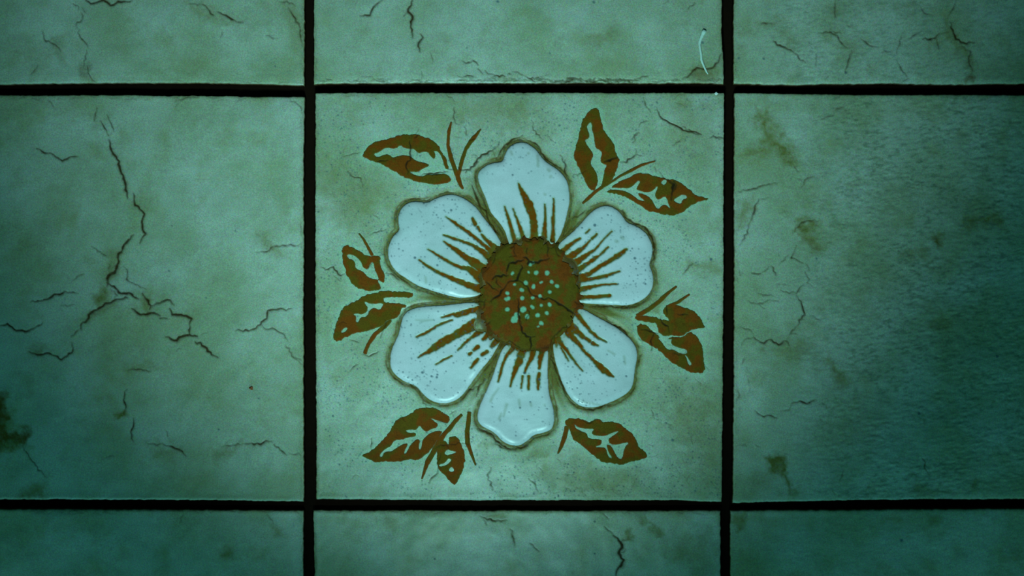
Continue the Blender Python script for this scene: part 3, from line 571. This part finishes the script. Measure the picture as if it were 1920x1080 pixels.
CRK = (0.045, 0.016, 0.003); RST = (0.135, 0.052, 0.008); OLV = (0.20, 0.18, 0.045); SPK = (0.05, 0.10, 0.14)
def tile_build(nt, b):
    tc = N(nt, 'ShaderNodeTexCoord').outputs['Object']
    ck, ru, st, sp, pa, gr = attrs(nt)
    cloud = noise(nt, tc, 34, 4, .6).outputs[0]; cloud2 = noise(nt, tc, 90, 3, .6).outputs[0]
    grain = noise(nt, tc, 2600, 2, .8); hue = noise(nt, tc, 1500, 1, .5)
    base = mix(nt, ramp(nt, cloud, .38, .62), (0.46, 0.49, 0.41), (0.33, 0.37, 0.245))
    base = mix(nt, ramp(nt, cloud2, .52, .75, 0, .6), base, (0.28, 0.29, 0.13))
    base = mix(nt, math_(nt, 'MULTIPLY', st, .95), base, OLV)
    base = mix(nt, ramp(nt, st, .75, 1.0, 0, .45), base, (0.11, 0.10, 0.022))
    base = mix(nt, math_(nt, 'MULTIPLY', pa, .55), base, (0.36, 0.50, 0.36))
    base = mix(nt, math_(nt, 'MULTIPLY', gr, .6), base, (0.14, 0.18, 0.12))
    base = mix(nt, math_(nt, 'MULTIPLY', ru, .8), base, RST)
    base = mix(nt, math_(nt, 'MULTIPLY', sp, .75), base, SPK)
    base = mix(nt, math_(nt, 'MULTIPLY', ck, .92), base, CRK)
    g = ramp(nt, grain.outputs[0], .3, .7, .76, 1.24)
    base = mix(nt, 1.0, base, g, 'MULTIPLY')
    base = mix(nt, .30, base, hue.outputs['Color'], 'OVERLAY')
    nt.links.new(base, b.inputs['Base Color'])
    b.inputs['Roughness'].default_value = .38
    nt.links.new(ramp(nt, math_(nt, 'MAXIMUM', math_(nt, 'MAXIMUM', ck, ru), math_(nt, 'MAXIMUM', math_(nt, 'MULTIPLY', st, .7), sp)), 0, .8, .38, .0), b.inputs['Specular IOR Level'])
tile_m = node_mat('crazed_cream_glaze', tile_build)

def petal_build(nt, b):
    tc = N(nt, 'ShaderNodeTexCoord').outputs['Object']
    ck, ru, st, sp, pa, gr = attrs(nt)
    cloud = noise(nt, tc, 60, 3, .6).outputs[0]; grain = noise(nt, tc, 2600, 2, .8); pc = noise(nt, tc, 240, 3, .6).outputs[0]
    base = mix(nt, ramp(nt, cloud, .35, .7), (0.63, 0.60, 0.66), (0.52, 0.54, 0.57))
    paint = mix(nt, ramp(nt, pc, .36, .54), (0.13, 0.088, 0.012), (0.20, 0.050, 0.004))
    base = mix(nt, math_(nt, 'MULTIPLY', ru, .35), base, OLV)
    base = mix(nt, ramp(nt, pa, 0, .5), base, (0.19, 0.23, 0.12))
    base = mix(nt, ramp(nt, pa, .4, .9), base, paint)
    base = mix(nt, math_(nt, 'MULTIPLY', sp, .8), base, SPK)
    base = mix(nt, math_(nt, 'MULTIPLY', gr, 1.0), base, OLV)
    g = ramp(nt, grain.outputs[0], .3, .7, .92, 1.08)
    base = mix(nt, 1.0, base, g, 'MULTIPLY')
    nt.links.new(base, b.inputs['Base Color'])
    b.inputs['Roughness'].default_value = .30
    nt.links.new(ramp(nt, math_(nt, 'MAXIMUM', pa, sp), 0, .6, .34, .0), b.inputs['Specular IOR Level'])
petal_m = node_mat('raised_white_glaze', petal_build)

def brown_build(a, c, dots):
    def f(nt, b):
        tc = N(nt, 'ShaderNodeTexCoord').outputs['Object']
        ck, ru, st, sp, pa, gr = attrs(nt)
        n_ = noise(nt, tc, 170, 3, .6).outputs[0]; grain = noise(nt, tc, 2600, 2, .8); n2_ = noise(nt, tc, 420, 3, .6).outputs[0]
        base = mix(nt, ramp(nt, n_, .44, .56), a, c)
        base = mix(nt, ramp(nt, n2_, .5, .75, 0, .4), base, (0.09, 0.028, 0.004))
        base = mix(nt, gr, base, (0.20, 0.40, 0.27))
        base = mix(nt, math_(nt, 'MULTIPLY', ck, .95), base, (0.018, 0.010, 0.004))
        base = mix(nt, 1.0, base, ramp(nt, grain.outputs[0], .3, .7, .75, 1.25), 'MULTIPLY')
        nt.links.new(base, b.inputs['Base Color'])
        b.inputs['Roughness'].default_value = .7; b.inputs['Specular IOR Level'].default_value = .06
    return f
leaf_m = node_mat('rust_brown_leaf_glaze', brown_build((0.205, 0.047, 0.003), (0.13, 0.066, 0.004), False))
cen_m = node_mat('olive_brown_centre_glaze', brown_build((0.18, 0.038, 0.003), (0.105, 0.062, 0.004), True))

def floor_build(nt, b):
    tc = N(nt, 'ShaderNodeTexCoord').outputs['Object']
    n_ = noise(nt, tc, 500, 4, .7).outputs[0]
    nt.links.new(mix(nt, n_, (0.006, 0.0035, 0.002), (0.016, 0.006, 0.003)), b.inputs['Base Color'])
    b.inputs['Roughness'].default_value = .95; b.inputs['Specular IOR Level'].default_value = .05
floor_m = node_mat('black_dirty_grout', floor_build)
def simple(name, col, rough):
    def f(nt, b):
        tc = N(nt, 'ShaderNodeTexCoord').outputs['Object']
        n_ = noise(nt, tc, 1200, 3, .6).outputs[0]
        nt.links.new(mix(nt, n_, tuple(v * .75 for v in col), tuple(min(1, v * 1.2) for v in col)), b.inputs['Base Color'])
        b.inputs['Roughness'].default_value = rough
    return node_mat(name, f)
fibre_m = simple('white_lint', (0.62, 0.72, 0.66), .7)
grit_m = simple('brown_grit', (0.30, 0.07, 0.02), .8)
chip_m = simple('white_grit', (0.85, 0.85, 0.85), .5)

# ------------------------------------------------------------------ mesh builders
def make_mesh(name, V, F, mat, marks=None, parent=None, origin=(0, 0, 0), quads=True, extra=None):
    me = bpy.data.meshes.new(name)
    V = np.asarray(V, np.float32) - np.array(origin, np.float32)
    faces = np.asarray(F, np.int32); n = len(faces)
    loops = faces.ravel(); starts = np.arange(n, dtype=np.int32) * 4; tot = np.full(n, 4, np.int32)
    if extra is not None and len(extra):
        ex = np.asarray(extra, np.int32); starts = np.concatenate([starts, len(loops) + np.arange(len(ex), dtype=np.int32) * 3])
        loops = np.concatenate([loops, ex.ravel()]); tot = np.concatenate([tot, np.full(len(ex), 3, np.int32)])
    me.vertices.add(len(V)); me.vertices.foreach_set('co', V.ravel())
    me.loops.add(len(loops)); me.loops.foreach_set('vertex_index', loops)
    me.polygons.add(len(starts)); me.polygons.foreach_set('loop_start', starts)
    me.update(calc_edges=True)
    me.polygons.foreach_set('use_smooth', np.ones(len(starts), bool))
    if marks is not None:
        for nm, M in zip(('marks', 'marks_two'), marks):
            at = me.color_attributes.new(nm, 'FLOAT_COLOR', 'POINT')
            at.data.foreach_set('color', np.concatenate([M, np.ones((len(M), 1))], 1).astype(np.float32).ravel())
    me.materials.append(mat); me.validate()
    o = bpy.data.objects.new(name, me); C.objects.link(o)
    if parent is not None: o.parent = parent
    else: o.location = origin
    return o

def interp(tab, v):
    t = np.array(tab, float); return np.interp(v, t[:, 0], t[:, 1])

def surf(x, y):
    """gentle unevenness of the glaze, in px"""
    h = (fbm(x, y, 120, 61, 2) - .5) * 5.0 + (fbm(x, y, 34, 62, 2) - .5) * 2.0
    h = h + (fbm(x, y, 5.0, 63, 2, 2.2, -.15) - .5) * (0.75 * sstep(1440, 1640, x) * (.4 + 1.1 * sstep(.3, .65, fbm(x, y, 55, 64, 2))) * (y > 165) * (y < 950) + .4 * sstep(1380, 1500, x) + .10)
    return h

TILES = [
 # name, label, left(y->x), right, top(x->y), bottom, bevel widths L R T B
 ('tl', [(-640,-195),(200,-195)], [(-640,572),(0,571),(158,570.5)], [(-200,-607),(580,-607)], [(-200,158),(0,158.5),(60,158),(100,157),(200,155.5),(380,155.5),(480,157),(571,160)], (4,4,4,15)),
 ('tc', [(-640,588),(0,588),(158,588)], [(-640,1354),(0,1354.5),(60,1353),(110,1356),(160,1357.5)], [(580,-607),(1360,-607)], [(588,158),(620,156),(680,156),(1280,156),(1330,156),(1357,158)], (4,4,4,15)),
 ('tr', [(-640,1375),(160,1375.5)], [(-640,2141),(160,2141)], [(1370,-607),(2150,-607)], [(1375,157),(1480,159),(1650,157),(1780,159),(1920,157),(2150,157)], (4,4,4,13)),
 ('ml', [(160,-195),(950,-195)], [(180,571),(360,569.5),(640,569.5),(940,570)], [(-200,178),(0,178.5),(250,178),(400,180),(570,181.5)], [(-200,936),(0,936.5),(200,937.5),(400,938.5),(565,941)], (4,4,5,6)),
 ('mc', [(173,591),(360,590.5),(640,591.5),(938,593)], [(173,1358.5),(360,1357.5),(720,1356),(938,1354)], [(590,174),(900,173),(1360,173.5)], [(592,936),(800,938.5),(1280,939),(1354,941.5)], (4,4,4,6)),
 ('mr', [(173,1377),(360,1376.7),(720,1376),(942,1373.5)], [(160,2141),(950,2141)], [(1377,173.5),(1450,175),(1600,177),(1920,178),(2150,178)], [(1373,944),(1460,941.5),(1600,938.5),(1750,936.5),(1920,936),(2150,936)], (4,4,4,11)),
 ('bl', [(950,-195),(1740,-195)], [(957,569.5),(1080,569),(1740,569)], [(-200,954),(0,954.5),(300,955.5),(570,957.5)], [(-200,1720),(580,1720)], (4,4,5,4)),
 ('bc', [(957,587),(1080,589),(1740,589)], [(957,1351.5),(1080,1351),(1740,1351)], [(580,957),(900,957.5),(1350,957)], [(580,1722),(1360,1722)], (4,4,5,4)),
 ('br', [(957,1369),(1080,1369),(1740,1369)], [(950,2135),(1740,2135)], [(1369,957),(1600,955.5),(1920,953.5),(2150,953)], [(1369,1720),(2150,1720)], (4,4,5,4)),
]
LABELS = {
 'tl': 'plain cream tile at the upper left corner, wavy crack down its left part',
 'tc': 'plain cream tile above the flower tile, with a frayed crackled lower edge',
 'tr': 'plain cream tile at the upper right corner, rust spot on its lower edge',
 'ml': 'plain cream tile left of the flower tile, with long forked brown cracks',
 'mr': 'plain cream tile right of the flower tile, grainy, with olive stains',
 'bl': 'plain cream tile at the lower left corner, nearly free of cracks',
 'bc': 'plain cream tile below the flower tile, one short thick crack at its right',
 'br': 'plain tile at the lower right corner, black pit and cloudy dark patches',
 'mc': 'glazed tile with a raised white six petalled flower and rust brown leaves',
}
def lines(a, b, step, lo, hi, coarse=14.0):
    """grid line positions from a to b: fine inside lo..hi, coarse outside, extra fine at both ends"""
    out = [a, a + .5, a + 1.2, a + 2.2, a + 3.4]; p = a + 3.4 + step
    while p < b - 4.2:
        out.append(p); p += step if lo - 4 <= p <= hi + 4 else min(coarse, max(step, (lo - 4 - p) if p < lo else coarse))
    out += [b - 3.4, b - 2.2, b - 1.2, b - .5, b]
    return np.array(out)

def marks_at(x, y, paint=False, grain=None):
    z = np.zeros_like(x)
    m1 = np.stack([sample(CRACK, x, y), sample(RUST, x, y), sample(STAIN, x, y)], 1)
    m2 = np.stack([sample(SPECK, x, y), sample(PAINT, x, y) if paint else sample(PALE, x, y), sample(GRAIN, x, y) if grain is None else grain], 1)
    return m1, m2

def build_tile(key, L, R, T, B, bev):
    fine = 1.15 if key == 'mc' else 1.6
    x0, x1 = np.mean([v for _, v in L]), np.mean([v for _, v in R]); y0, y1 = np.mean([v for _, v in T]), np.mean([v for _, v in B])
    xs = lines(x0, x1, fine, -14, 1934); ys = lines(y0, y1, fine, -14, 1094)
    gx, gy = np.meshgrid(xs, ys)
    u = (gx - x0) / (x1 - x0); v = (gy - y0) / (y1 - y0)
    wob = lambda t, s: (fbm(t, t * 0 + s, 9, 500 + s, 3) - .5) * 2.4 + (fbm(t, t * 0 + s, 60, 700 + s, 1) - .5) * 1.2
    k = abs(hash(1)) * 0 + TILE_SEED[key]
    Lx = interp(L, gy) + wob(gy, k); Rx = interp(R, gy) + wob(gy, k + 1)
    Ty = interp(T, gx) + wob(gx, k + 2); By = interp(B, gx) + wob(gx, k + 3)
    x = Lx + u * (Rx - Lx); y = Ty + v * (By - Ty)
    dL = x - Lx; dR = Rx - x; dT = y - Ty; dB = By - y
    h = surf(x, y)
    edge = np.zeros_like(x)
    for d, bw, hh, sd in ((dL, bev[0], 2.2, 1), (dR, bev[1], 2.2, 2), (dT, bev[2], 2.2, 3), (dB, bev[3], 1.2 + bev[3] * .55, 4)):
        bwv = bw * (0.65 + 0.8 * fbm(x if sd > 2 else y, (x * 0 + k * 3 + sd), 45, 800 + sd, 2))
        t = np.clip(1 - d / bwv, 0, 1)
        if sd == 4:
            q1 = np.clip(bwv - d, 0, None); edge -= .15 * (q1 - 3.5 * (1 - np.exp(-q1 / 3.5))) + 1.9 * np.clip(1 - d / 5.0, 0, 1) ** 2
        else:
            edge -= hh * (1 - np.sqrt(np.clip(1 - t * t, 0, 1)))
    damp = sstep(0, 14, np.minimum(np.minimum(dL, dR), np.minimum(dT, dB)))
    h = h * (.35 + .65 * damp) + edge
    xf, yf = x.ravel().astype(np.float32), y.ravel().astype(np.float32)
    m1, m2 = marks_at(xf, yf)
    h = h.ravel() - m1[:, 0] * 1.0
    if key == 'mc':
        dp = sample(DP, xf, yf); dp = np.where((xf > 665) & (xf < 1295) & (yf > 205) & (yf < 895), dp, 60)
        h = h - 1.6 * (1 - sstep(2, 13, dp))
    dm = np.minimum(np.minimum(dL, dR), np.minimum(dT, dB)).ravel()
    rimd = (1 - sstep(-.2, 2.2, dm)) * 1.0
    m1[:, 1] = np.maximum(m1[:, 1], rimd * .8); m1[:, 0] = np.maximum(m1[:, 0], 1 - sstep(-.5, 1.3, dm))
    m1[:, 2] = np.maximum(m1[:, 2], (1 - sstep(0, 12, np.minimum(np.minimum(dL, dR), dT).ravel())) * .30)
    highlight_wash = 1 - .85 * (1 - sstep(bev[3] * .2, bev[3] * 2.0, dB.ravel())) * (bev[3] > 8)  # thins stain colour along wide lower bevels to brighten their highlight strip
    m1[:, 2] *= highlight_wash
    V = np.stack([(xf - 960) * S, (540 - yf) * S, TOP + h * S], 1)
    ny, nx = gx.shape; idx = np.arange(ny * nx).reshape(ny, nx)
    F = np.stack([idx[:-1, :-1], idx[1:, :-1], idx[1:, 1:], idx[:-1, 1:]], -1).reshape(-1, 4)
    loop = np.concatenate([idx[0, :-1], idx[:-1, -1], idx[-1, :0:-1], idx[:0:-1, 0]])
    n = len(loop); nv = len(V)
    low = V[loop].copy(); low[:, 2] = 0.0
    cx, cy = (x0 + x1) / 2, (y0 + y1) / 2
    org = ((cx - 960) * S, (540 - cy) * S, 0)
    V = np.concatenate([V, low, [[org[0], org[1], 0]]]);
    a = loop; b = np.roll(loop, -1); c = nv + np.roll(np.arange(n), -1); d = nv + np.arange(n)
    F = np.concatenate([F, np.stack([a, b, c, d], 1)]); tri = np.stack([d, c, np.full(n, nv + n)], 1)
    dark = np.tile([[1., .8, 0]], (n + 1, 1)); m1 = np.concatenate([m1, dark]); m2 = np.concatenate([m2, dark * 0])
    name = 'decorated_tile' if key == 'mc' else 'ceramic_tile'
    o = make_mesh(name, V, F, tile_m, (m1, m2), None, org, extra=tri)
    o['label'] = LABELS[key]; o['category'] = 'tile'; o['kind'] = 'thing'
    if key != 'mc': o['group'] = 'plain cream floor tiles around the flower tile'
    return o
TILE_SEED = {t[0]: 11 * (i + 1) for i, t in enumerate(TILES)}

# mortar bed / floor
f = make_mesh('floor', [px(-240, -660, 0), px(2190, -660, 0), px(2190, 1780, 0), px(-240, 1780, 0), px(-240, -660, -.01), px(2190, -660, -.01), px(2190, 1780, -.01), px(-240, 1780, -.01)],
 [[3, 2, 1, 0], [4, 5, 6, 7], [0, 1, 5, 4], [1, 2, 6, 5], [2, 3, 7, 6], [3, 0, 4, 7]], floor_m)
f.data.polygons.foreach_set('use_smooth', [False] * 6); f['kind'] = 'structure'

OBJ = {t[0]: build_tile(*t) for t in TILES}
deco = OBJ['mc']

def part(name, polys, holes, zfun, mat, step=1.2, paint=False, grain=None, depth=3.0, label=None):
    """one mesh filling a traced outline minus its holes, relief from zfun(x, y, distance to outline)"""
    P = polys
    xs = np.arange(P[:, 0].min() - step, P[:, 0].max() + 2 * step, step); ys = np.arange(P[:, 1].min() - step, P[:, 1].max() + 2 * step, step)
    gx, gy = np.meshgrid(xs, ys); cxm = gx[:-1, :-1] + step / 2; cym = gy[:-1, :-1] + step / 2
    sd = sdf(P, cxm, cym)
    for hlo in holes: sd = np.maximum(sd, -sdf(hlo, cxm, cym))
    keep = sd < 0
    ny, nx = gx.shape; idx = np.arange(ny * nx).reshape(ny, nx)
    cnt = np.zeros((ny, nx), int)
    for a, b in ((0, 0), (0, 1), (1, 0), (1, 1)): cnt[a:ny - 1 + a, b:nx - 1 + b] += keep
    bnd = (cnt > 0) & (cnt < 4)
    X = gx.copy(); Y = gy.copy()
    bx, by = nearest([P] + list(holes), X[bnd], Y[bnd])
    far = np.hypot(bx - X[bnd], by - Y[bnd]) > step * 1.2
    X[bnd] = np.where(far, X[bnd], bx); Y[bnd] = np.where(far, Y[bnd], by)
    F = np.stack([idx[:-1, :-1], idx[1:, :-1], idx[1:, 1:], idx[:-1, 1:]], -1)[keep]
    used = np.unique(F); remap = np.full(ny * nx, -1); remap[used] = np.arange(len(used)); F = remap[F]
    x = X.ravel()[used].astype(np.float32); y = Y.ravel()[used].astype(np.float32)
    d = -sdf(P, x, y)
    for hlo in holes: d = np.minimum(d, sdf(hlo, x, y))
    d = np.maximum(d, 0)
    m1, m2 = marks_at(x, y, paint, grain(x, y, d) if grain else np.zeros_like(x))
    z = surf(x, y) + zfun(x, y, d, m1, m2)
    V = np.stack([(x - 960) * S, (540 - y) * S, TOP + z * S], 1)
    # skirt
    E = np.concatenate([F[:, [0, 1]], F[:, [1, 2]], F[:, [2, 3]], F[:, [3, 0]]]); key = E[:, 0].astype(np.int64) * 10**7 + E[:, 1]; rev = E[:, 1].astype(np.int64) * 10**7 + E[:, 0]
    be = E[~np.isin(key, rev)]; bv = np.unique(be); mp = np.full(len(V), -1); mp[bv] = len(V) + np.arange(len(bv))
    low = V[bv].copy(); low[:, 2] -= depth * S
    F = np.concatenate([F, np.stack([be[:, 1], be[:, 0], mp[be[:, 0]], mp[be[:, 1]]], 1)]); V = np.concatenate([V, low])
    m1 = np.concatenate([m1, m1[bv]]); m2 = np.concatenate([m2, m2[bv]])
    o = make_mesh(name, V, F, mat, (m1, m2), deco, deco.location)
    if label: o['label'] = label
    return o

def z_petal(x, y, d, m1, m2):
    t = np.clip(1 - d / 13.0, 0, 1)
    dome = 4.6 * np.sqrt(np.clip(1 - t * t, 0, 1)) - 1.4
    r = np.hypot(x - 993, y - 552)
    dome = dome * (.35 + .65 * sstep(85, 170, r))
    return dome - 1.3 * sstep(.1, .8, m2[:, 1]) - .3 * m2[:, 0]
def petal_grain(x, y, d):
    return (1 - sstep(0, 1.8, d)) * .3 * fbm(x, y, 20, 88, 2) * sstep(115, 135, np.hypot(x - 993, y - 552))
for n, P in PET:
    part('flower_petal', P, [], z_petal, petal_m, 1.15, True, petal_grain, 4.5, 'raised white petal, the %s one of the six' % n)

def z_cen(x, y, d, m1, m2):
    return 0.8 + .8 * sstep(0, 10, d) - 1.2 * m1[:, 0] + (fbm(x, y, 7, 33, 2) - .5) * .8
CD = np.zeros((H, W), np.float32)
for x, y, r in CDOTS: stroke(CD, [(x, y, r * .95, 1), (x + rng.normal(0, 1.2), y + rng.normal(0, 1.2), r * .8, 1)], 1.0)
def cen_grain(x, y, d):
    return sample(CD, x, y)
part('flower_centre', CEN, [], z_cen, cen_m, 1.15, False, cen_grain, 5.0, 'rust and olive brown flower centre dotted with pale green')

def z_leaf(x, y, d, m1, m2): return .35 * sstep(0, 1.5, d) + .15 - .8 * m1[:, 0]
def leaf_grain(x, y, d): return (1 - sstep(0, 1.2, d)) * .25
for k, (o, hs) in LP.items():
    part('printed_leaf', o, hs, z_leaf, leaf_m, 1.2, False, leaf_grain, 1.6)
for i, st in enumerate(STEMS):
    a = np.array(st, float); q = []
    for p, r in zip(a[:-1], a[1:]):
        n = max(1, int(np.hypot(*(r[:2] - p[:2])) / 4))
        q += [p + (r - p) * k / n for k in range(n)]
    q.append(a[-1]); q = np.array(q); t = np.gradient(q[:, :2], axis=0); t /= np.linalg.norm(t, axis=1)[:, None] + 1e-9
    nrm = np.stack([-t[:, 1], t[:, 0]], 1); w2 = (q[:, 2] * (0.9 + .2 * rng.random(len(q))) / 2 + .3)[:, None]
    poly = np.concatenate([q[:, :2] + nrm * w2, (q[:, :2] - nrm * w2)[::-1]])
    part('printed_stem', smooth_poly(poly, 1, .5, 2.5, 600 + i), [], z_leaf, leaf_m, 1.1, False, leaf_grain, 1.6)

# ------------------------------------------------------------------ loose things lying on the tiles
def tube(name, path, rad, mat, label, cat):
    V = []; F = []; n = 10; path = np.array(path)
    for i, p in enumerate(path):
        t = path[min(i + 1, len(path) - 1)] - path[max(i - 1, 0)]; t /= np.linalg.norm(t)
        s = np.cross(t, [0, 0, 1]); s /= np.linalg.norm(s)
        for k in range(n):
            a = 2 * math.pi * k / n; V.append(p + (s * math.cos(a) * 1.0 + np.array([0, 0, 1]) * math.sin(a) * .55) * rad[i])
    for i in range(len(path) - 1):
        for k in range(n):
            a = i * n + k; b = i * n + (k + 1) % n; F.append([a, b, b + n, a + n])
    V.append(path[0]); V.append(path[-1]); c0, c1 = len(V) - 2, len(V) - 1
    tri = [[c0, (k + 1) % n, k] for k in range(n)] + [[c1, (len(path) - 1) * n + k, (len(path) - 1) * n + (k + 1) % n] for k in range(n)]
    o = make_mesh(name, V, F, mat, None, None, tuple(path[len(path) // 2]), extra=tri)
    o['label'] = label; o['category'] = cat; return o
fp = [(1321,57,3.6),(1319.5,60,4.2),(1317,65,3.2),(1314,72,2.9),(1312,78,2.7),(1311.5,84,2.2),(1313,94,2.0),(1314.5,103,2.1),(1315,112,2.3),(1318,120,2.0),(1322,129,1.8),(1325,135,1.5),(1327.5,139,.9)]
fq = []
for p, r in zip(fp[:-1], fp[1:]):
    for k in range(4): t = k / 4; fq.append(tuple(p[j] + (r[j] - p[j]) * t for j in range(3)))
fq.append(fp[-1])
xf = np.array([p[0] for p in fq]); yf = np.array([p[1] for p in fq]); hz = surf(xf, yf)
hz = TOP + hz * S
tube('lint_fibre', [((x - 960) * S, (540 - y) * S, h + r * S * .5) for (x, y, r), h in zip(fq, hz)], [r * S for _, _, r in fq], fibre_m, 'short bent white lint fibre lying on the tile above the flower tile', 'fibre')
def crumb(name, x, y, r, mat, label, cat, seed):
    import bmesh
    bm = bmesh.new(); bmesh.ops.create_icosphere(bm, subdivisions=3, radius=1)
    rg = np.random.default_rng(seed)
    for v in bm.verts:
        q = v.co; k = 1 + .25 * math.sin(3 * q.x + seed) * math.cos(4 * q.y) + .08 * rg.normal()
        v.co = (q.x * k * r * S, q.y * k * r * .8 * S, q.z * k * r * .5 * S)
    me = bpy.data.meshes.new(name); bm.to_mesh(me); bm.free(); me.materials.append(mat)
    o = bpy.data.objects.new(name, me); C.objects.link(o)
    h = float(surf(np.array([x * 1.0]), np.array([y * 1.0]))[0])
    o.location = px(x, y, TOP + (h + r * .3) * S); o['label'] = label; o['category'] = cat
crumb('grit_crumb', 470.5, 728, 3.6, grit_m, 'tiny rust brown crumb lying on the tile left of the flower tile', 'crumb', 3)
crumb('plaster_crumb', 1343, 175.5, 3.0, chip_m, 'tiny white crumb at the upper right corner of the flower tile', 'crumb', 5)
